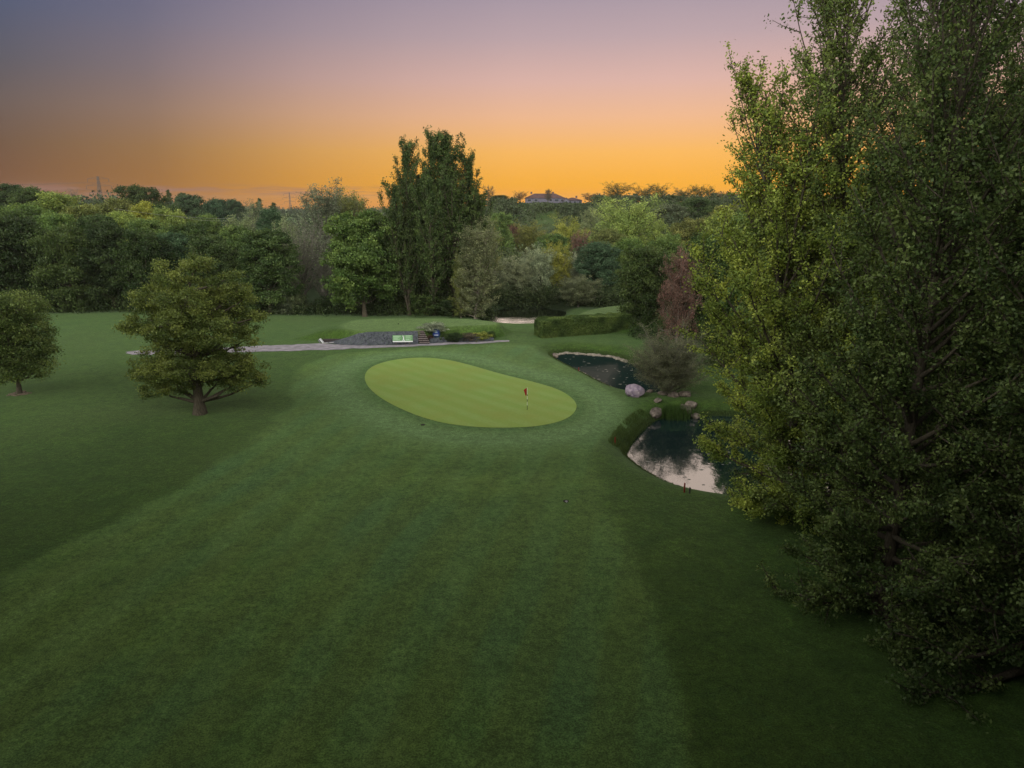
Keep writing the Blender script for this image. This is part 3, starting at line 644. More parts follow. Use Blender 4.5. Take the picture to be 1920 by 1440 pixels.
row('copper_tree', 'tree', [
 (1277, 464, 99, 82, 'willow', 'pink', 'dusky pink-brown copper tree between two green trees beyond the bush'),
 (958, 420, 232, 34, 'round', 'copper', 'small dark red tree in the middle distance right of the poplars'),
 (1088, 432, 190, 46, 'willow', 'pink', 'faded pink tree in front of the yellowish willow')])
row('woodland_tree', 'tree', [
 (934, 400, 205, 64, 'round', 'mid', 'mid green tree just right of the aspen in the middle distance'),
 (1034, 440, 180, 70, 'round', 'mid', 'green tree between the olive willow and the yellow-topped willow'),
 (1140, 430, 185, 70, 'round', 'olive', 'olive tree below and left of the huge weeping willow'),
 (1250, 384, 290, 84, 'round', 'grey', 'greyish tree on the slope right of the huge weeping willow'),
 (1308, 372, 300, 84, 'round', 'dark', 'dark tree high on the slope above the copper tree'),
 (1362, 386, 260, 90, 'round', 'olive', 'olive tree on the slope beside the poplar edge'),
 (1300, 412, 178, 100, 'round', 'olive', 'rounded olive tree right behind the light green willow'),
 (1250, 440, 160, 80, 'dome', 'mid', 'broad tree between the rounded olive tree and the hedge-end tree'),
 (1362, 400, 170, 90, 'round', 'lime', 'light green tree behind the tip of the yellow poplar'),
 (1430, 380, 240, 110, 'round', 'dark', 'dark tree on the slope behind the poplar foliage'),
 (1520, 375, 250, 120, 'round', 'mid', 'tree on the slope glimpsed through the poplars'),
 (1620, 372, 240, 130, 'round', 'dark', 'dark tree glimpsed deep behind the tall poplars'),
 (1740, 370, 240, 140, 'round', 'mid', 'tree far behind the dark poplars, nearly hidden'),
 (1860, 372, 240, 140, 'round', 'dark', 'tree at the far right behind the nearest poplar'),
  (1428, 486, 80, 125, 'round', 'mid', 'dark tree on the far pond bank, hidden behind the yellow poplar'),
 (1362, 520, 84, 80, 'dome', 'dark', 'low dark tree on the far pond bank at the tip of the yellow poplar'),
 (1600, 470, 110, 150, 'round', 'dark', 'dark tree on the far bank behind the leaning poplar'),
 (1740, 480, 100, 170, 'round', 'dark', 'dark tree on the far bank behind the straight poplar'),
 (1890, 470, 100, 170, 'round', 'dark', 'dark tree at the far bank cut by the right edge'),
 # second and third rows behind the left wall
 (-30, 372, 190, 120, 'round', 'mid', 'tree behind the woodland wall at the extreme left'),
 (24, 346, 235, 80, 'round', 'deep', 'dark tree on the skyline in the top left corner of the wood'),
 (68, 352, 225, 90, 'round', 'dark', 'second dark skyline tree from the left edge'),
 (52, 384, 168, 110, 'round', 'mid', 'mid green tree behind the wall, above the small mulched tree'),
 (112, 362, 190, 120, 'tall', 'lime', 'light green tree with a rounded top left of the pylon'),
 (150, 386, 165, 110, 'round', 'olive', 'olive tree in front of the pylon'),
 (212, 374, 200, 96, 'round', 'olive', 'olive tree just right of the pylon foot'),
 (226, 398, 160, 96, 'round', 'lime', 'yellow-green tree below the pylon, second row of the wood'),
 (262, 349, 250, 92, 'round', 'dark', 'dark tree standing highest on the left skyline, right of the pylon'),
 (270, 380, 190, 70, 'tall', 'yellow', 'yellowish tree under the dark skyline tree'),
 (308, 384, 205, 90, 'dome', 'dark', 'dark domed tree behind the light green dome'),
 (322, 392, 178, 104, 'dome', 'lime', 'light green domed tree above the oak'),
 (356, 366, 300, 70, 'round', 'blue', 'bluish skyline tree above the light green dome'),
 (408, 374, 270, 66, 'round', 'blue', 'bluish far tree left of the pale narrow tree'),
 (388, 404, 185, 70, 'round', 'mid', 'mid green tree above the right of the oak top'),
 (474, 376, 260, 70, 'wispy', 'grey', 'grey wispy far tree above the pale narrow tree'),
 (506, 392, 190, 66, 'tall', 'blue', 'bluish tall tree between the two pale feathery trees'),
 (640, 372, 190, 120, 'round', 'grey', 'greyish crown behind the tall ash'),
 (700, 392, 180, 60, 'round', 'grey', 'greyish crown filling the dip left of the poplar clump'),
 (780, 440, 134, 100, 'round', 'dark', 'dark tree filling the foot of the poplar clump on the left'),
 (846, 450, 135, 90, 'round', 'dark', 'dark tree filling the foot of the poplar clump on the right'),
 (20, 395, 150, 120, 'round', 'dark', 'dark tree just behind the wall at the left edge'),
 (100, 402, 148, 110, 'round', 'mid', 'green tree just behind the wall below the light green skyline crown'),
 (176, 404, 148, 100, 'round', 'dark', 'dark tree just behind the wall below the pylon'),
 (280, 412, 150, 100, 'round', 'mid', 'green tree just behind the wall left of the light green dome'),
 (352, 420, 152, 90, 'round', 'dark', 'dark tree just behind the wall over the oak crown'),
], 'woodland trees')
row('hedgerow_tree', 'tree', [
 (918, 346, 440, 24, 'sparse', 'brown', 'tiny open-crowned tree on the skyline right of the poplars'),
 (976, 358, 440, 28, 'sparse', 'brown', 'small see-through tree left of the hill houses'),
 (1027, 354, 425, 18, 'wispy', 'brown', 'small leaning tree in front of the long bungalow roof'),
 (1104, 361, 430, 40, 'sparse', 'brown', 'flat-topped tree just right of the hill houses'),
 (1158, 341, 430, 60, 'sparse', 'dark', 'highest broad tree of the right skyline'),
 (1204, 346, 425, 46, 'sparse', 'dark', 'skyline tree with a gappy crown, right of the highest'),
 (1234, 343, 430, 44, 'sparse', 'dark', 'skyline tree with orange gaps between its limbs'),
 (1282, 350, 425, 48, 'sparse', 'dark', 'skyline tree left of the dark pair on the ridge'),
 (1308, 345, 430, 34, 'sparse', 'dark', 'left tree of the dark pair on the ridge'),
 (1330, 348, 430, 32, 'sparse', 'dark', 'right tree of the dark pair on the ridge'),
 (1362, 358, 420, 42, 'sparse', 'brown', 'ridge tree touching the poplar silhouette'),
 (936, 366, 415, 44, 'round', 'dark', 'low dark ridge tree between poplars and houses'),
 (1134, 368, 400, 54, 'round', 'dark', 'low dark tree below the highest skyline tree'),
 (1186, 366, 395, 54, 'round', 'grey', 'low greyish ridge tree behind the huge willow top'),
 (1262, 366, 395, 50, 'round', 'dark', 'low dark ridge tree right of the huge willow'),
 (1346, 372, 380, 56, 'round', 'grey', 'low greyish ridge tree near the poplar edge'),
 (1090, 388, 385, 46, 'round', 'grey', 'greyish tree on the slope under the hill houses'),
 (1014, 391, 370, 44, 'round', 'dark', 'dark tree on the slope straight below the long bungalow'),
 (960, 388, 360, 50, 'round', 'dark', 'dark tree on the slope below and left of the houses'),
 (138, 352, 420, 30, 'bare', 'brown', 'bare twiggy tree on the skyline left of the pylon'),
 (318, 356, 420, 22, 'conifer', 'dark', 'small pointed tree on the left skyline'),
 (486, 372, 430, 26, 'conifer', 'dark', 'small pointed skyline tree left of the far pylon'),
 (344, 362, 430, 26, 'round', 'dark', 'small round skyline tree left of the cloud streak'),
 (440, 374, 430, 40, 'round', 'blue', 'bluish hump of a tree under the cloud streak'),
 (512, 380, 460, 30, 'conifer', 'dark', 'small dark pointed tree just left of the far pylon'),
], 'trees along the skyline')
# low bushes and saplings
def place_bush(px, py, hgt, wpx, tone, label, name='shrub', group=None, knd='bush', z0=0.0, cat='shrub'):
    x, y = G(px, py, z0); plant_tree(name, cat, knd, tone, x, y, hgt, wpx/FPX*(y*cp + CAM_H*sp), label, group, z=h1(x, y)-.05)
sg = 'shrubs on the slate bank beside the steps'
place_bush(814, 627, 1.25, 58, 'silver', 'grey-green domed shrub right of the steps behind the blue sign', group=sg, z0=.9)
place_bush(807, 641, .75, 17, 'copper', 'small orange-brown shrub at the foot of the steps', group=sg)
place_bush(837, 640, 1.2, 30, 'dark', 'dark green shrub just right of the blue sign', group=sg)
place_bush(852, 632, 1.3, 44, 'deep', 'very dark spreading shrub in the middle of the bank', group=sg, z0=.6)
place_bush(880, 629, 1.1, 48, 'brown', 'brownish heather-like shrub on the bank', group=sg, z0=.7)
place_bush(903, 637, 1.2, 40, 'yellow', 'yellow-green shrub near the right end of the bank', group=sg)
place_bush(921, 634, 1.2, 22, 'dark', 'dark rounded shrub ending the bank on the right', group=sg)
place_bush(556, 588, 4.6, 44, 'pale', 'pale sapling at the foot of the half-bare grey tree', 'sapling', cat='sapling')
place_bush(532, 590, 3.2, 40, 'grey', 'grey-green bush at the woodland edge left of the pale sapling')
place_bush(620, 584, 3.0, 60, 'deep', 'dark bush left of the pale trunk of the big rounded tree')
place_bush(728, 588, 3.4, 60, 'dark', 'dark bush right of the big rounded tree')
place_bush(800, 592, 4.0, 70, 'dark', 'dark bush at the foot of the tallest poplar')
place_bush(850, 594, 3.4, 60, 'deep', 'dark bush between the poplars and the aspen foot')
bx, by = G(1252, 746, -.6)
BUSH = branchy(610, 6.9, .16, .02, lambda u: 4.1*(1-u**2.4)**.6+.3, 34, lambda u: 40+30*u, 10, 52, .13, .22, curve=.25, stems=7, bark=M_TWIG, twig=1, sides=4, tipr=.018)
bh, bw = measure(BUSH[1])
one_tree('willow_shrub', 'large grey-brown multi-stemmed bush overhanging the middle pond', BUSH, (bx, by, h1(bx, by)-.2), (.095, .105, .066), cat='bush', scale=(8.0/bw, 8.0/bw, 7.2/bh))

# ---- stuff nobody could count
def scatter_leaves(name, P, size, m, color, label, rng, cl=None, up=.3):
    LV, LQ, t, c = leaves(P, size, rng, cl, up=up)
    o = mesh_np(name, LV, LQ, m, attrs=dict(tint=t, clump=c)); o.color = color + (1,)
    return setp(o, label, name.replace('_', ' '), kind='stuff')
rng = np.random.default_rng(4)
def undergrowth(pxa, pxb, n, d0, dd, hmax, size, color, label, per=70):
    P = []; cl = []
    for i in range(n):
        px = rng.uniform(pxa, pxb); D = np.interp(px, d0[0], d0[1]) + rng.uniform(0, dd); hh = rng.uniform(.45, 1)*hmax
        x = W(px, D, 0); z = h1(x, D); r = rng.uniform(.8, 1.9)
        p = rng.normal(0, 1, (per, 3)); p /= np.linalg.norm(p, axis=1)[:, None]; p *= rng.uniform(.6, 1, (per, 1))*np.array([r, r, hh]); p[:, 2] = np.abs(p[:, 2])
        P.append(p + (x, D, z)); cl.append(np.full(per, rng.uniform()))
    return scatter_leaves('undergrowth', np.concatenate(P), size, M_LEAF, color, label, rng, np.concatenate(cl))
undergrowth(-260, 920, 760, ([-260, 250, 500, 620, 860, 920], [126, 128, 125, 125, 124, 123]), 9, 2.6, .32, (.026, .044, .016), 'dark undergrowth along the foot of the woodland and poplars')
undergrowth(690, 925, 170, ([690, 925], [126, 125]), 4, 7.5, .30, (.034, .052, .020), 'taller dark growth hiding the feet of the central poplars', per=150)
undergrowth(905, 1200, 420, ([905, 1060, 1075, 1200], [141.5, 141.5, 137, 132]), 7, 4.5, .32, (.034, .052, .022), 'dense growth around the back of the far pond')
undergrowth(1185, 1900, 420, ([1185, 1300, 1400, 1900], [104, 96, 84, 74]), 14, 2.6, .3, (.026, .046, .016), 'dark undergrowth on the right bank behind the ponds')
def far_wood(n, pxr, Dr, hr, tone, label, per=130, keep=None, size=.95, cap=None):
    P = []; cl = []
    for i in range(n):
        px = rng.uniform(*pxr); D = Dr[0] + (Dr[1]-Dr[0])*rng.uniform()**1.3
        if keep and not keep(px, D): continue
        ht = rng.uniform(*hr); r = ht*rng.uniform(.32, .5); x = W(px, D, CAM_H-5); z = h1(x, D)
        if cap: ht = min(ht, Ztop(cap(px), D) - z)
        if ht < 1.5: continue
        p = rng.normal(0, 1, (per, 3)); p /= np.linalg.norm(p, axis=1)[:, None]; p *= rng.uniform(.55, 1.04, (per, 1))
        lob = 1 + .18*np.sin(p[:, :1]*5+i) + .15*np.sin(p[:, 1:2]*6+i*2)
        p = p*lob*np.array([r, r, ht*.46]); p[:, 2] += ht*.52
        P.append(p + (x, D, z)); cl.append(np.full(per, rng.uniform()))
    return scatter_leaves('distant_woodland', np.concatenate(P), size, M_LEAF, tone, label, rng, np.concatenate(cl))
clear = lambda px, D: not ((996 < px < 1046) and 262 < D < 345)
CAP = lambda px: (379 if px < 1030 else 380.5) if 965 < px < 1110 else (370 if px < 965 else 365)
far_wood(430, (905, 1500), (255, 420), (7, 13), (.034, .050, .026), 'dark far-off woodland covering the slope below the hill houses', keep=clear, per=150, cap=CAP)
far_wood(260, (905, 1500), (155, 250), (6, 11), (.042, .062, .028), 'woodland filling the valley between the mid-distance trees', keep=lambda px, D: clear(px, D) and not (985 < px < 1050 and D > 200), per=190, size=.7)
far_wood(420, (-260, 740), (160, 330), (8, 13), (.038, .058, .026), 'woodland mass behind the dark wall on the left', per=170, size=.8)
far_wood(650, (-300, 760), (330, 1500), (9, 14), (.030, .046, .030), 'thin line of far-off woods on the left horizon', per=90, size=1.7)
far_wood(160, (1450, 2300), (130, 300), (9, 14), (.034, .054, .022), 'woodland beyond the poplars on the right', per=170, size=.8)
far_wood(200, (860, 2300), (450, 900), (5, 7.5), (.030, .046, .030), 'woods on the ridge behind the hill houses', per=80, size=1.6, keep=lambda px, D: not (950 < px < 1120))

# ------------------------------------------------------------------ clipped hedge
def hedge():
    a = np.array(G(1016, 634)); b = np.array(G(1185, 622)); d = b-a; L = np.linalg.norm(d); d /= L; nrm = np.array([-d[1], d[0]]); Wd = 3.0; Hh = 2.7
    r = setp(empty('hedge', (a[0], a[1], h1(*a))), 'long clipped hedge on the grass bank above the middle pond', 'hedge')
    n = 46000; u = rng.uniform(0, L, n); v = rng.uniform(0, Wd, n); w_ = rng.uniform(0, Hh, n); side = rng.uniform(0, 1, n)
    dep = rng.exponential(.10, n)
    v = np.where(side < .42, dep, np.where(side < .55, Wd-dep, v)); w_ = np.where((side >= .55) & (side < .92), Hh-dep, w_); u = np.where(side >= .92, dep, u)
    rr = np.minimum(u, 1.2)/1.2; w_ = w_*(.86+.14*np.sqrt(np.clip(rr, 0, 1)))
    bul = (vnoise(u, v*1.0+w_, 1.1, 8)-.5)*.5; P = np.column_stack([a[0]*0 + d[0]*u + nrm[0]*(v+bul*.5), d[1]*u + nrm[1]*(v+bul*.5), w_+bul*.6*(w_ > 2)])
    P[:, 2] = np.maximum(P[:, 2], .02)
    LV, LQ, t, c = leaves(P, .17, rng, np.clip(vnoise(u, w_+v, .9, 9), 0, 1), up=.3)
    f = mesh_np('foliage', LV, LQ, M_LEAF, r, attrs=dict(tint=t, clump=c)); f.color = (.055, .088, .026, 1)
    m = MB(); k = 40
    for i in range(k):
        uu = L*(i+.5)/k; p = d*uu + nrm*Wd*.5
        m.tube((p[0], p[1], -.1), (p[0]+rnd.uniform(-.2, .2), p[1], 1.2), .07, .05, 5)
        for q in range(6):
            m.tube((p[0], p[1], .8), (p[0]+rnd.uniform(-.9, .9), p[1]+rnd.uniform(-1.1, 1.1), 2.2), .04, .015, 4)
    m.box((d[0]*L/2+nrm[0]*Wd/2, d[1]*L/2+nrm[1]*Wd/2, 1.25), (L-.8, Wd-.9, 2.3), math.atan2(d[1], d[0]))
    m.build('stems', M_HCORE, r)
M_HCORE = simple('hedge_inner_twigs', (.015, .02, .008), (.03, .03, .015), 9, .95)
hedge()

# ------------------------------------------------------------------ bank by the tee
M_SLATE = None
def slate_mat():
    m, nt, o = mat('slate_chippings'); v = objco(nt)
    vo = nt.nodes.new('ShaderNodeTexVoronoi'); vo.inputs['Scale'].default_value = 4.5; nt.links.new(v, vo.inputs['Vector'])
    c = mixc(nt, maprange(nt, noise(nt, 3, 4, v), .35, .65), (.035, .038, .055, 1), (.085, .085, .115, 1))
    c = mixc(nt, maprange(nt, vo.outputs['Color'], .2, .9, 0, .55), c, (.075, .095, .085, 1))
    b = principled(nt, c, .6, .4); bump(nt, vo.outputs['Distance'], b, .9, .2); nt.links.new(b.outputs[0], o.inputs[0]); return m
M_SLATE = slate_mat()
def slate_bank(name, top, bot, ztop, label, n=90, m_=12, seed=0):
    t = np.linspace(0, 1, n)
    def rs(P):
        P = np.array(P, float); s = np.concatenate([[0], np.cumsum(np.linalg.norm(np.diff(P[:, :2], axis=0), axis=1))]); s /= s[-1]
        return np.stack([np.interp(t, s, P[:, k]) for k in range(3)], 1)
    T = rs([(*G(px, py, z), z) for px, py, z in top]); B = rs([(*G(px, py, 0), -.1) for px, py in bot]); V = []
    for k in range(m_):
        f = k/(m_-1); p = B*(1-f) + T*f; ch = (vnoise(p[:, 0]*1.0, p[:, 2]*2+p[:, 1], 3.3, seed)-.5)*.22*math.sin(math.pi*min(1, f*1.05))
        p[:, 2] = np.maximum(p[:, 2], H(p[:, 0], p[:, 1]) + .06) + ch; p[:, 1] -= .12 + ch*.8; V.append(p)
    p = V[-1].copy(); p[:, 1] += .8; p[:, 2] = H(p[:, 0], p[:, 1]) - .05; V.append(p); m_ += 1
    V = np.concatenate(V); i = np.arange(n-1)
    Q = np.concatenate([np.stack([k*n+i, k*n+i+1, (k+1)*n+i+1, (k+1)*n+i], 1) for k in range(m_-1)])
    return setp(mesh_np(name, V, Q, M_SLATE), label, 'bank')
slate_bank('slate_bank', [(612, 642, .1), (634, 637, .5), (655, 631, 1.1), (673, 624.5, 1.65), (700, 622.5, 1.72), (783, 620.5, 1.74)], [(612, 645), (640, 648), (680, 648.5), (740, 647), (785, 645.5)], 1.7,
           'dark blue slate bank holding up the front of the tee, left of the steps')
slate_bank('slate_bank', [(806, 634, .6), (830, 632, .7), (870, 631, .6), (905, 630, .55), (926, 633, .3)], [(804, 644), (840, 642), (880, 641), (926, 638.5)], .6,
           'low slate strip under the shrubs, right of the steps', seed=3, n=60, m_=6)
M_SLEEPER = simple('weathered_sleeper', (.13, .10, .10), (.26, .21, .21), 4, .85, .2, .4, 15, .03)
M_DARKWOOD = simple('dark_riser', (.03, .025, .028), (.06, .045, .045), 6, .9)
st = np.array(G(797, 645.5, 0)); en = np.array(G(785, 619.5, 1.75)); sroot = setp(empty('garden_steps', (st[0], st[1], 0)), 'flight of timber sleeper steps climbing the bank to the tee', 'steps')
dd = en - st; ln = np.linalg.norm(dd); ang_ = math.atan2(dd[1], dd[0]) - math.pi/2
for i in range(7):
    f = (i+.5)/7; p = dd*f; zt = .12 + 1.66*f
    s_ = MB(); s_.box((p[0], p[1]+.05, zt), (1.45, ln/7*.95+.03, .07), 0).build('step', M_SLEEPER, sroot, bevel=.01)
    MB().box((p[0], p[1]+.12, zt-.20), (1.38, ln/7*.8, .32), 0).build('riser', M_DARKWOOD, sroot)
# green banner with a golfer
M_BGREEN = simple('green_banner_print', (.13, .26, .13), (.16, .30, .15), 2, .6)
M_WHITE = simple('white_paint', (.62, .62, .66), (.72, .72, .76), 6, .55)
M_BLUE = simple('blue_enamel', (.010, .025, .16), (.014, .035, .22), 3, .4, .4)
M_DBLUE = simple('dark_blue_frame', (.008, .02, .05), (.012, .03, .07), 3, .4, .4)
M_POST = simple('timber_post', (.09, .07, .05), (.16, .13, .10), 5, .9)
zc = 1.02; bxy = G(755, 633.8, zc); bd_ = bxy[1] - .45; bxx = W(755, bd_, zc); sc_ = (bd_*cp + (CAM_H-zc)*sp)/FPX; wB, hB = 37.5*sc_, 12.6*sc_/cp
br = setp(empty('banner', (bxx, bd_, 0), R(2)), 'green banner with a white golfer and a white bottom strip, fixed before the slate', 'banner')
br.rotation_euler = (0, 0, R(2))
MB().box((0, 0, zc), (wB, .05, hB)).build('board', M_BGREEN, br)
MB().box((0, -.028, zc-hB/2+.085), (wB-.01, .016, .17)).build('bottom_strip', M_WHITE, br)
def golfer(mb, x, z, s, y=-.034):
    # flat print of a golfer at the top of the swing
    L = lambda a, b, w_: mb.tube((x+a[0]*s, y, z+a[1]*s), (x+b[0]*s, y, z+b[1]*s), w_*s, w_*s*.8, 5)
    L((-.12, 0), (-.03, .30), .05); L((.14, 0), (.03, .30), .05); L((0, .30), (.02, .62), .085); L((.02, .58), (-.12, .66), .035); L((.02, .58), (-.16, .74), .03)
    L((-.14, .70), (-.16, .95), .015); L((.03, .68), (.03, .80), .06)
g_ = MB(); golfer(g_, .12, zc-hB/2+.14, .95); gf = g_.build('golfer_print', M_WHITE, br); gf.scale = (1, .25, 1); gf.location = (0, -.025, 0)
M_PRINT = simple('pale_green_print', (.45, .62, .45), (.55, .70, .52), 5, .6)
for (x0, x1, rows_) in ((-wB/2+.10, -.18, (.36, .22, .10, -.02, -.14)), (.42, wB/2-.08, (.38, .22, .08, -.10, -.18))):
    for k_, r_ in enumerate(rows_):
        l = (x1-x0)*(.95, .7, .9, .55, .8)[k_]
        MB().box((x0+l/2, -.028, zc+r_), (l, .012, .07 if k_ == 0 else .045)).build('printed_line', M_PRINT, br)
for sx in (-.95, .35, .95): MB().tube((sx, .03, -.1), (sx, .03, zc+.2), .035, .035, 6).build('post', M_POST, br)
# blue tee sign
zc = 1.25; sxy = G(818, 624.5, zc); sD = sxy[1]-.2; sx_ = W(818, sD, zc); sr = setp(empty('tee_sign', (sx_, sD, h1(sx_, sD))), 'round-cornered blue tee sign with white emblem beside the steps', 'sign')
zl = zc - h1(sx_, sD)
def rounded(mb, cx, cz, w_, h_, r, y0, y1, n=6):
    pts = []
    for qx, qz, a0 in ((1, -1, -90), (1, 1, 0), (-1, 1, 90), (-1, -1, 180)):
        for k in range(n+1):
            a = R(a0 + 90*k/n); pts.append((cx+qx*(w_/2-r)+r*math.cos(a), cz+qz*(h_/2-r)+r*math.sin(a)))
    m_ = len(pts); mb.add([(x, y0, z) for x, z in pts]+[(x, y1, z) for x, z in pts], [tuple(range(m_)), tuple(range(m_, 2*m_))[::-1]]+[((i+1) % m_, i, m_+i, m_+(i+1) % m_) for i in range(m_)])
q = MB(); rounded(q, 0, zl, 1.12, 1.25, .42, .0, .08); q.build('frame', M_DBLUE, sr)
q = MB(); rounded(q, 0, zl+.03, .80, .82, .22, -.03, 0.0); q.build('board', M_BLUE, sr)
q = MB()
for a in ((-.14, .05, .05, .22), (-.05, .13, .06, .14), (.05, .1, .05, .2), (.14, .05, .05, .22), (0, 0, .32, .05)): q.box((a[0], -.036, zl+.08+a[1]), (a[2], .012, a[3]))
q.build('emblem', simple('pale_blue_print', (.40, .55, .80), None, 1, .5), sr)
MB().box((0, -.037, zl-.25), (.58, .012, .07)).build('lettering', M_WHITE, sr)
for s in (-.3, .3): MB().tube((s, .05, -.1), (s, .05, zl-.3), .04, .04, 6).build('post', M_POST, sr)
# leaning white board and sleeper at the left end of the bank
p0 = G(604, 644.5, 0); lr = setp(empty('leaning_board', (p0[0], p0[1], h1(*p0))), 'white board leaning at a slant beside the path, left end of the bank', 'board')
MB().box((-.05, 0, .32), (.13, .5, .72), 0, (R(-38), 'Y')).build('panel', M_WHITE, lr); MB().box((-.38, .1, .22), (.10, .4, .55), 0, (R(-30), 'Y')).build('rear_panel', simple('grey_board', (.2, .2, .22)), lr)
a = G(603, 645.6, 0); b = G(640, 644.0, 0); er = MB(); er.box(((a[0]+b[0])/2, (a[1]+b[1])/2, .14), (b[0]-a[0], .28, .16), math.atan2(b[1]-a[1], b[0]-a[0]))
setp(er.build('timber_edging', simple('pale_timber', (.34, .31, .33), (.45, .42, .44), 5, .8), bevel=.02), 'pale timber sleeper edging lying along the path', 'timber edging')
er2 = MB(); er2.box(((a[0]+b[0])/2+.1, (a[1]+b[1])/2+.75, .35), (b[0]-a[0]+.3, .5, .42), 0).build('planter', M_DARKWOOD)
setp(bpy.data.objects['planter'], 'low dark timber trough behind the pale edging', 'planter')

# ------------------------------------------------------------------ flag, stakes, small covers
fx_, fy_ = G(988.5, 768, .15); fz_ = h1(fx_, fy_)+.03; fr = setp(empty('golf_flag', (fx_, fy_, fz_)), 'red flag on a thin striped pin standing in the hole of the green', 'flag')
M_PIN = simple('white_pin', (.62, .62, .55)); M_PIND = simple('dark_pin_band', (.03, .04, .03)); M_RED = simple('red_cloth', (.26, .012, .012), (.34, .02, .015), 6, .8)
q = MB()
q.tube((0, 0, 0), (0, 0, 2.16), .021)
q.build('pin', M_PIN, fr)
for a_, b_ in ((0, .42), (.78, 1.02), (1.35, 1.5)): MB().tube((0, 0, a_), (0, 0, b_), .024).build('pin_band', M_PIND, fr)
gx = np.linspace(0, 1, 9); V = []
for s in (-.008, .008):
    for u in gx:
        for v_ in np.linspace(0, 1, 5): V.append((-.05 - .30*u*(.35+.65*(1-v_)), s + .07*math.sin(u*5+v_*2), 2.12 - .62*v_ - .16*u))
V = np.array(V); Q = []
for k in range(2):
    for i in range(8):
        for j in range(4): a = k*45+i*5+j; Q.append((a, a+1, a+6, a+5) if k else (a, a+5, a+6, a+1))
mesh_np('flag_cloth', V, np.array(Q), M_RED, fr, smooth=True)
q = MB(); n = 16; q.add([(.055*math.cos(i*6.283/n), .055*math.sin(i*6.283/n), .004) for i in range(n)], [tuple(range(n))]); q.build('hole', simple('hole_dark', (.01, .01, .008)), fr)
M_STAKE = simple('red_stake_paint', (.17, .015, .012), (.24, .03, .02), 8, .6)
for px, py, hh, m_, lab in ((1153, 833, .62, M_STAKE, 'dark red hazard stake on the lawn left of the overgrown bank corner'), (1283, 923, .66, M_STAKE, 'red hazard stake at the lower edge of the near pond'),
                       (1293, 925, .42, M_DARKWOOD, 'short dark post just right of the red stake by the near pond'), (1085, 694, .45, M_STAKE, 'small red stake at the edge of the middle pond')):
    x, y = G(px, py, 0)
    for _ in range(3): x, y = G(px, py, h1(x, y))
    rr_ = setp(empty('hazard_stake', (x, y, h1(x, y))), lab, 'stake'); MB().box((0, 0, hh/2-.05), (.075, .075, hh+.1), .3).build('stake', m_, rr_); MB().box((0, 0, hh+.02), (.06, .06, .04), .3, taper=.3).build('tip', m_, rr_)
M_COVER = simple('grey_cover', (.22, .21, .22), (.34, .33, .34), 8, .8); M_HOLE = simple('earth_dark', (.012, .010, .008), (.03, .024, .018), 8, .95)
for px, py, lab in ((1061, 941.5, 'small round sprinkler cover with a dark hollow on the fairway'), (793, 799, 'small dark sprinkler cover just below the front of the green')):
    x, y = G(px, py); z = h1(x, y); rr_ = setp(empty('sprinkler_cover', (x, y, z)), lab, 'cover')
    MB().tube((0, 0, -.05), (0, 0, .035), .20, .19, 16).build('dark_rim', M_HOLE, rr_)
    if px > 900: MB().tube((.02, -.10, 0), (.02, -.10, .07), .10, .09, 12).build('lid', M_COVER, rr_)
x, y = G(747, 608, 1.7); tm_ = MB(); tm_.tube((x, y, 1.68), (x, y, 1.84), .09, .07, 8); setp(tm_.build('tee_marker', M_HOLE), 'small dark marker on the raised tee', 'tee marker')

# ------------------------------------------------------------------ rocks, weir, reeds
def rock(name, loc, dims, m, label, seed, cat='rock', group=None, sub=3, rz=0):
    import bmesh
    bm = bmesh.new(); bmesh.ops.create_icosphere(bm, subdivisions=sub, radius=1); r = np.random.default_rng(seed)
    cuts = [(lambda d: d/np.linalg.norm(d))(r.normal(size=3)) for _ in range(11)]
    for v in bm.verts:
        p = np.array(v.co); s = 1.0
        for c in cuts:
            k = p @ c
            if k > .70: p = p - c*(k-.70)*.9
        p *= 1 + (vnoise(np.array([p[0]*3+seed]), np.array([p[1]*3+p[2]*2]), 1.5, seed)[0]-.5)*.16
        v.co = Vector(p*np.array(dims)*.58)
    me = bpy.data.meshes.new(name); bm.to_mesh(me); bm.free(); me.materials.append(m)
    o = bpy.data.objects.new(name, me); C.objects.link(o); o.location = loc; o.rotation_euler = (0, 0, rz); return setp(o, label, cat, group)
M_GRANITE = simple('mottled_granite', (.16, .12, .19), (.40, .32, .38), 3.0, .85, .2, .8, 7, .08)
M_ROCK = simple('brown_rock', (.07, .055, .05), (.26, .21, .18), 2.5, .9, .2, .9, 6, .1)
x, y = G(1188, 746, -.1); rock('boulder', (x, y+.2, h1(x, y)+.45), (2.0, 1.7, 1.35), M_GRANITE, 'big purplish granite boulder on the bank between the two ponds', 5, 'boulder')
rg = 'rocks on the neck of land between the ponds'
for i, (px, py, sx, sz, lab) in enumerate([(1218, 748, .8, .5, 'small rock just right of the big boulder'), (1229, 777, 1.7, .9, 'brown rock left of the reeds at the pond head'), (1283, 772, 1.6, 1.2, 'upright tan rock right of the reeds'),
        (1296, 768, 1.3, .9, 'grey rock behind the upright tan rock'), (1304, 776, 1.0, .6, 'small reddish rock right of the tan rock'), (1262, 757, 1.2, .6, 'flat rock above the reeds'), (1244, 753, 1.5, .4, 'low flat rock above and left of the reeds'), (1284, 756, 1.4, .6, 'mossy rock under the grey-brown bush'), (1233, 765, 1.0, .5, 'dark rock in the middle of the stone neck'),
        (1041, 664, 1.0, .7, 'grey stone at the far left tip of the middle pond')]):
    x, y = G(px, py, -.8); z = max(h1(x, y), WL) ; rock('rock', (x, y, z+sz*.22), (sx, sx*.8, sz), M_ROCK, lab, 20+i, group=rg if i < 9 else None, rz=i*1.3)
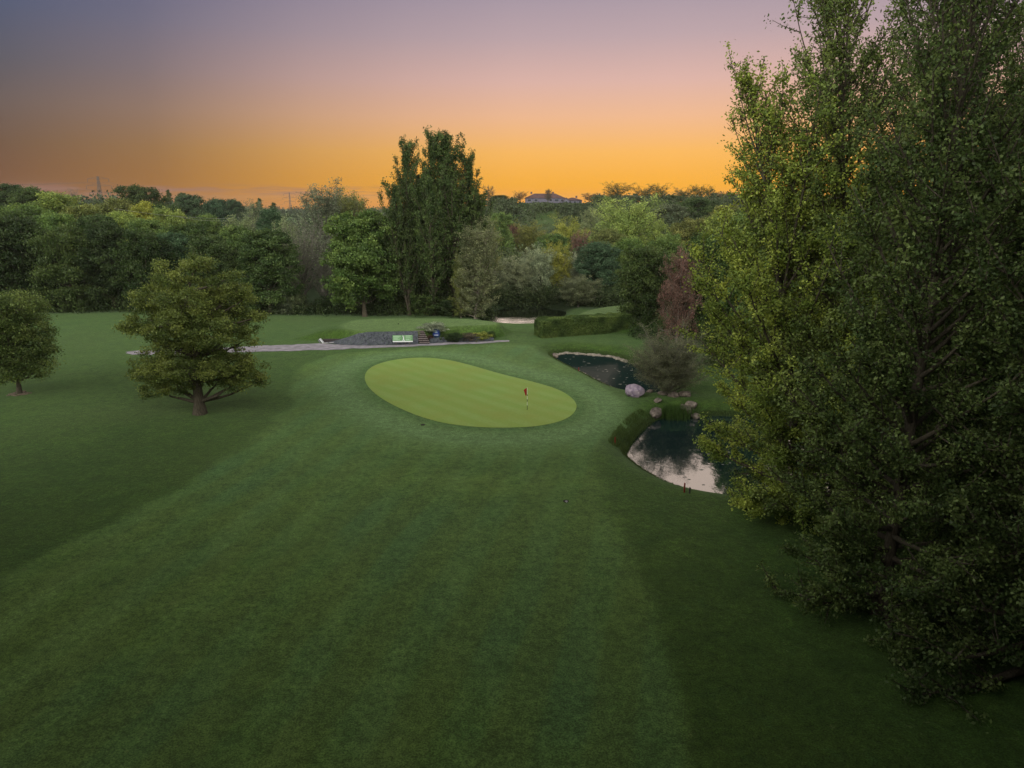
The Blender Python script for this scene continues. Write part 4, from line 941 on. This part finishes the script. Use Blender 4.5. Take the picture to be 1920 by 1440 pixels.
# stone slabs edging the pond
def stones(name, line, wl, n, m, label, size=.35):
    L = np.array([G(px, py, wl) for px, py in line]); s = np.concatenate([[0], np.cumsum(np.linalg.norm(np.diff(L, axis=0), axis=1))]); q = MB()
    for i in range(n):
        u = s[-1]*(i+rnd.uniform(-.3, .3))/n; x = np.interp(u, s, L[:, 0]); y = np.interp(u, s, L[:, 1])
        k = size*rnd.uniform(.6, 1.4); q.box((x+rnd.uniform(-.12, .12), y+rnd.uniform(-.12, .12), wl+.03+k*.12), (k*1.3, k, k*.5), rnd.uniform(0, 3.1), (rnd.uniform(-.2, .2), 'X'), .8)
    o = q.build(name, m); b = o.modifiers.new('bevel', 'BEVEL'); b.width = .05; b.segments = 2; return setp(o, label, 'edging stones', kind='stuff')
M_EDGE = simple('pale_edge_stone', (.17, .145, .125), (.34, .29, .25), 2, .9, .2, .5, 12, .04)
stones('edging_stones', [(1040, 667), (1060, 662.5), (1110, 666), (1150, 670), (1175, 679)], WL, 60, M_EDGE, 'pale stones lining the far rim of the middle pond', .42)
stones('edging_stones', [(1066, 689), (1100, 706), (1130, 723), (1165, 738), (1180, 742)], WL, 54, M_EDGE, 'pale pinkish stones lining the lawn side of the middle pond', .42)
# grasses and reeds
def blades(P, ht, wd, rng, bend=.3):
    n = len(P); h_ = ht*rng.uniform(.55, 1.15, n); a = rng.uniform(0, 6.28, n); b = rng.uniform(0, 6.28, n); k = rng.uniform(0, bend, n)*h_
    s = np.column_stack([np.cos(a), np.sin(a), 0*a])*wd; d = np.column_stack([np.cos(b)*k, np.sin(b)*k, 0*k]); z = np.array([0, 0, 1.0])
    V = np.stack([P-s, P+s, P+s*.7+d*.35+z*h_[:, None]*.6, P-s*.7+d*.35+z*h_[:, None]*.6, P+d+z*h_[:, None]*.98+s*.12, P+d+z*h_[:, None]*.98-s*.12], 1).reshape(-1, 3)
    i = np.arange(n)[:, None]*6; Q = np.concatenate([i+np.array([0, 1, 2, 3]), i+np.array([3, 2, 4, 5])]); t = np.repeat(rng.uniform(0, 1, n), 6); return V, Q, t
def tuft(name, P, ht, wd, color, label, cat, kind_=None, bend=.35):
    V, Q, t = blades(P, ht, wd, rng, bend); o = mesh_np(name, V, Q, M_LEAF, attrs=dict(tint=t, clump=np.full(len(t), .5))); o.color = color + (1,); return setp(o, label, cat, kind=kind_)
rx, ry = G(1263, 783, WL); n = 1800; P = np.column_stack([rx + rng.normal(0, .72, n), ry + rng.normal(0, .45, n), np.full(n, WL)])
tuft('reed_clump', P, 1.3, .016, (.036, .072, .018), 'clump of upright green reeds in front of the rocks at the pond head', 'reeds', bend=.25)
def along(poly, n, lo, hi, sel=None):
    poly = np.asarray(poly); nx_ = np.roll(poly, -1, 0); seg = np.linalg.norm(nx_-poly, axis=1); pr = seg/seg.sum(); i = rng.choice(len(poly), n, p=pr); u = rng.uniform(0, 1, n)[:, None]
    p = poly[i]*(1-u) + nx_[i]*u; d = nx_[i]-poly[i]; d /= np.linalg.norm(d, axis=1)[:, None]+1e-9; nn = np.column_stack([-d[:, 1], d[:, 0]])
    area = np.sum(poly[:, 0]*nx_[:, 1]-nx_[:, 0]*poly[:, 1]); nn *= -1 if area > 0 else 1
    p = p + nn*rng.uniform(lo, hi, n)[:, None]
    if sel is not None: p = p[sel(p[:, 0], p[:, 1])]
    return np.column_stack([p, H(p[:, 0], p[:, 1])-.02])
tuft('bank_grass', along(POND_NEAR, 9000, .0, .55), .16, .02, (.040, .062, .020), 'short shaggy grass fringing the near pond', 'grass', 'stuff', .8)
tuft('bank_grass', along(POND_MID, 6000, .15, .9), .20, .02, (.042, .066, .022), 'shaggy grass fringing the middle pond', 'grass', 'stuff', .8)
cx, cy = G(1192, 818, WL); sel = lambda X, Y: ((X-cx)**2 + (Y-cy)**2 < 5.5**2) & (X < cx+2.6)
RG = along(POND_NEAR, 26000, -.1, 1.6, sel); RG = RG[vnoise(RG[:, 0], RG[:, 1], .9, 31) + rng.normal(0, .12, len(RG)) > .30]
tuft('rough_grass', RG[:8000], .30, .018, (.046, .074, .022), 'long dark rough grass on the corner of bank above the near pond', 'grass', 'stuff', .7)
# leaves and scum floating on the ponds
def flecks(poly, n, c, sd, wl, label, size=.085):
    p = np.asarray(c) + rng.normal(0, 1, (n*3, 2))*np.array(sd); p = p[sdf(poly, p[:, 0], p[:, 1]) < -.15][:n]
    q = MB()
    for a in p:
        k = size*rng.uniform(.4, 2.2); th = rng.uniform(0, 3.1); pts = [(a[0]+k*math.cos(th+t_)*rnd.uniform(.7, 1.2)*1.4, a[1]+k*math.sin(th+t_)*rnd.uniform(.5, 1), wl+.012) for t_ in np.arange(0, 6.2, 1.05)]; q.add(pts, [tuple(range(len(pts)))])
    return setp(q.build('floating_leaves', M_FLECK), label, 'floating leaves', kind='stuff')
M_FLECK = simple('floating_leaf', (.14, .14, .11), (.34, .32, .28), 5, .7)
flecks(POND_MID, 46, G(1135, 695, WL), (5.0, 7.0), WL, 'pale leaves floating on the middle pond')
flecks(POND_NEAR, 45, G(1290, 880, WL), (4, 3.0), WL, 'small leaves floating on the near pond', .07)

# ------------------------------------------------------------------ hill houses
M_WALL = simple('shade_tinted_whitewash', (.095, .088, .125), (.14, .125, .175), 1, .8); M_ROOF = simple('dark_roof_tiles', (.07, .040, .045), (.12, .07, .07), .8, .8, .2, .4, 3, .05)  # white walls darkened and blued: their shade is put into the colour
M_FRAME = simple('grey_window_frame', (.26, .25, .30)); M_GLASS = simple('window_glass', (.03, .035, .05), None, 1, .15, .6); M_CHIM = simple('chimney_brick', (.14, .08, .07)); 
def bungalow(px, D, wpx, z, ridge, eave, label, wins, chim, gable=None, dp=9):
    sc2 = (D*cp + (CAM_H-z)*sp)/FPX; wd = wpx*sc2; x = W(px, D, z); rt = setp(empty('bungalow', (x, D, z)), label, 'house')
    MB().box((0, dp/2, eave/2-.5), (wd, dp, eave+1)).build('wall', M_WALL, rt); o_ = .5; r = MB(); hx = wd/2; rx_ = max(.5, hx-dp*.62)
    r.add([(-hx-o_, -o_, eave+.01), (hx+o_, -o_, eave+.01), (hx+o_, dp+o_, eave+.01), (-hx-o_, dp+o_, eave+.01), (-rx_, dp/2, ridge), (rx_, dp/2, ridge)], [(0, 1, 5, 4), (1, 2, 5), (2, 3, 4, 5), (3, 0, 4), (3, 2, 1, 0)])
    rf = r.build('roof', M_ROOF, rt)
    for c in chim: MB().box((c, dp/2, ridge+.35), (1.1, .7, 1.3)).build('chimney', M_CHIM, rf)
    if gable is not None:
        gx_, gw = gable; g = MB(); g.add([(gx_-gw/2, -1.6, -.4), (gx_+gw/2, -1.6, -.4), (gx_+gw/2, -1.6, eave), (gx_, -1.6, eave+gw*.38), (gx_-gw/2, -1.6, eave), (gx_-gw/2, .1, -.4), (gx_+gw/2, .1, -.4), (gx_+gw/2, .1, eave), (gx_, .1, eave+gw*.38), (gx_-gw/2, .1, eave)],
              [(0, 1, 2, 3, 4), (1, 6, 7, 2), (0, 4, 9, 5), (5, 9, 8, 7, 6)]); g.build('gable_wall', M_WALL, rt)
        g = MB(); e = .3
        for s in (-1, 1): g.add([(gx_+s*(gw/2+e), -1.95, eave-.1), (gx_, -1.95, eave+gw*.38+.15), (gx_, 3, eave+gw*.38+.15), (gx_+s*(gw/2+e), 3, eave-.1), (gx_+s*(gw/2+e), -1.95, eave-.3), (gx_, -1.95, eave+gw*.38-.05), (gx_, 3, eave+gw*.38-.05), (gx_+s*(gw/2+e), 3, eave-.3)], [(0, 1, 2, 3), (4, 7, 6, 5), (0, 4, 5, 1), (0, 3, 7, 4)])
        g.build('gable_roof', M_ROOF, rt)
    for wx, ww, yy in wins:
        f = MB().box((wx, yy-.03, eave*.55), (ww, .06, 1.5)).build('window', M_FRAME, rt); MB().box((wx, yy-.075, eave*.55), (ww-.22, .03, 1.28)).build('pane', M_GLASS, f)
bungalow(1022, 440, 74, 20.6, 5.6, 2.9, 'long white bungalow with a dark hipped roof on the hill', [(-9.5, 2.2, 0), (-5.5, 2, 0), (3.5, 1.6, 0), (7.0, 2.6, 0), (10.2, 1.4, 0)], (-8.2, 5.0))
bungalow(1074, 436, 34, 19.6, 4.2, 2.6, 'lower white bungalow with a gable, right of the long one', [(-1.6, 1.6, 0), (1.2, 1.6, 0), (4.2, 1.4, 0), (-4.0, 1.3, -1.6)], (2.4,), (-4.0, 3.6), 8)
# ------------------------------------------------------------------ pylons and wires
M_STEEL = simple('pylon_steel', (.10, .08, .08), (.14, .11, .10), 2, .6, .4)
def pylon(px, top, D, label, s=1.0):
    zt = Ztop(top, D); x = W(px, D, zt*.8); z0 = h1(x, D); Hh = zt - z0; r = setp(empty('electricity_pylon', (x, D, z0)), label, 'pylon'); q = MB(); b = Hh*.10; k = 9; t = .13*s
    wd = lambda f: b*(1-f)**1.1*.9 + .9
    for i in range(k):
        f0, f1 = i/k, (i+1)/k; a, c = wd(f0), wd(f1)
        P0 = [(a*sx, a*sy, Hh*f0) for sx, sy in ((-.5, -.5), (.5, -.5), (.5, .5), (-.5, .5))]; P1 = [(c*sx, c*sy, Hh*f1) for sx, sy in ((-.5, -.5), (.5, -.5), (.5, .5), (-.5, .5))]
        for j in range(4):
            q.tube(P0[j], P1[j], t, t, 4); q.tube(P0[j], P1[(j+1) % 4], t*.6, t*.6, 3); q.tube(P0[(j+1) % 4], P1[j], t*.6, t*.6, 3); q.tube(P1[j], P1[(j+1) % 4], t*.6, t*.6, 3)
    q.build('lattice_tower', M_STEEL, r); tips = []
    for f, l in ((.94, 7.5), (.76, 9.0), (.58, 7.5)):
        for sgn in (-1, 1):
            a = MB(); zz = Hh*f; e = (sgn*l*s, 0, zz); a.tube((0, 0, zz+1.6*s), e, t*.8, t*.5, 4); a.tube((0, .5, zz), e, t*.8, t*.5, 4); a.tube((0, -.5, zz), e, t*.8, t*.5, 4)
            a.tube((sgn*l*s*.5, 0, zz), (sgn*l*s*.5, 0, zz+.8*s), t*.5, t*.5, 3); a.build('cross_arm', M_STEEL, r); m_ = MB().tube(e, (e[0], 0, zz-2.2*s), .16*s, .16*s, 5); m_.build('insulator', M_STEEL, r)
            tips.append(Vector((x+e[0], D, z0+zz-2.2*s)))
    return tips
tA = pylon(186, 331, 520, 'lattice pylon rising above the woodland on the left skyline')
tB = pylon(543, 361, 1150, 'tiny distant pylon near the middle of the left horizon', 1.2)
def wire(a, b, sag, r, label, m=M_STEEL):
    t = np.linspace(0, 1, 30); P = np.outer(1-t, a) + np.outer(t, b); P[:, 2] -= sag*4*t*(1-t); V, Q = tubes([(P, np.full(30, r))], 4); return setp(mesh_np('power_line', V, Q, m), label, 'power line')
lab = ['top left', 'top right', 'middle left', 'middle right', 'bottom left', 'bottom right']
for i in range(6):
    wire(tA[i], tB[i], 14, .05, 'overhead line from the %s arm of the near pylon to the far pylon' % lab[i])
    a = tA[i]; wire(a, Vector((a[0]-330, a[1]-130, a[2]+3)), 6, .05, 'overhead line leaving the %s arm of the near pylon towards the left' % lab[i])
M_WIRE = simple('pale_wire', (.34, .33, .32), None, 1, .5, .5)
for i, (pa, ya, pb, yb_) in enumerate(((214, 391, 432, 408), (330, 406, 440, 410.5))):
    a = Vector((W(pa, 150, 18), 150, Ztop(ya, 150))); b = Vector((W(pb, 175, 16), 175, Ztop(yb_+2, 175)))
    wire(a, b, .5, .02, ('upper' if i == 0 else 'lower') + ' pale wire slung across the treetops left of the pale narrow tree', M_WIRE)
for o in list(bpy.data.objects):
    if o.users_collection == (): bpy.data.objects.remove(o)

gz = 'added unseen trees around the viewpoint'  # unseen poplars added so that their shade darkens the near lawn
for i, (x, y, k) in enumerate([(-30, -5, 1.0), (-22, -8, .95), (-14, -7, 1.05), (-5, -9, 1.0), (4, -8, .95), (12, -9, 1.05), (20, -5, 1.0), (27, 2, .9), (-38, 0, .95), (-46, 8, .9), (29, 13, .9), (-26, -16, 1.1), (-9, -17, 1.1), (8, -17, 1.1), (-35, 15, 1), (-43, 24, .95), (-52, 34, .9), (25, 19, .95), (34, 22, 1), (21, 9, 1)]):
    one_tree('poplar_tree', 'tall dark poplar added out of the frame around the viewpoint to shade the near lawn', (B_, D_)[i % 2], (x, y, -.1), (.040, .062, .022), rz=i*1.3, group=gz, scale=(1.3, 1.3, k*1.12))

# ------------------------------------------------------------------ evening haze
hm, hnt, ho = mat('evening_haze'); pv = hnt.nodes.new('ShaderNodeVolumePrincipled'); pv.inputs['Color'].default_value = (.84, .78, .76, 1); pv.inputs['Density'].default_value = .00009; pv.inputs['Anisotropy'].default_value = .2
hnt.links.new(pv.outputs[0], ho.inputs['Volume'])
xl, xh, yl, yh = ax[0]-20, ax[-1]+20, ay[0]-20, ay[-1]+20
hz = MB().box(((xl+xh)/2, (yl+yh)/2, 25.5), (xh-xl, yh-yl, 59)).build('haze', hm); setp(hz, kind='stuff'); hz['label'] = 'thin evening haze in the air over the whole course'; hz['category'] = 'haze'
scene.cycles.volume_bounces = 0
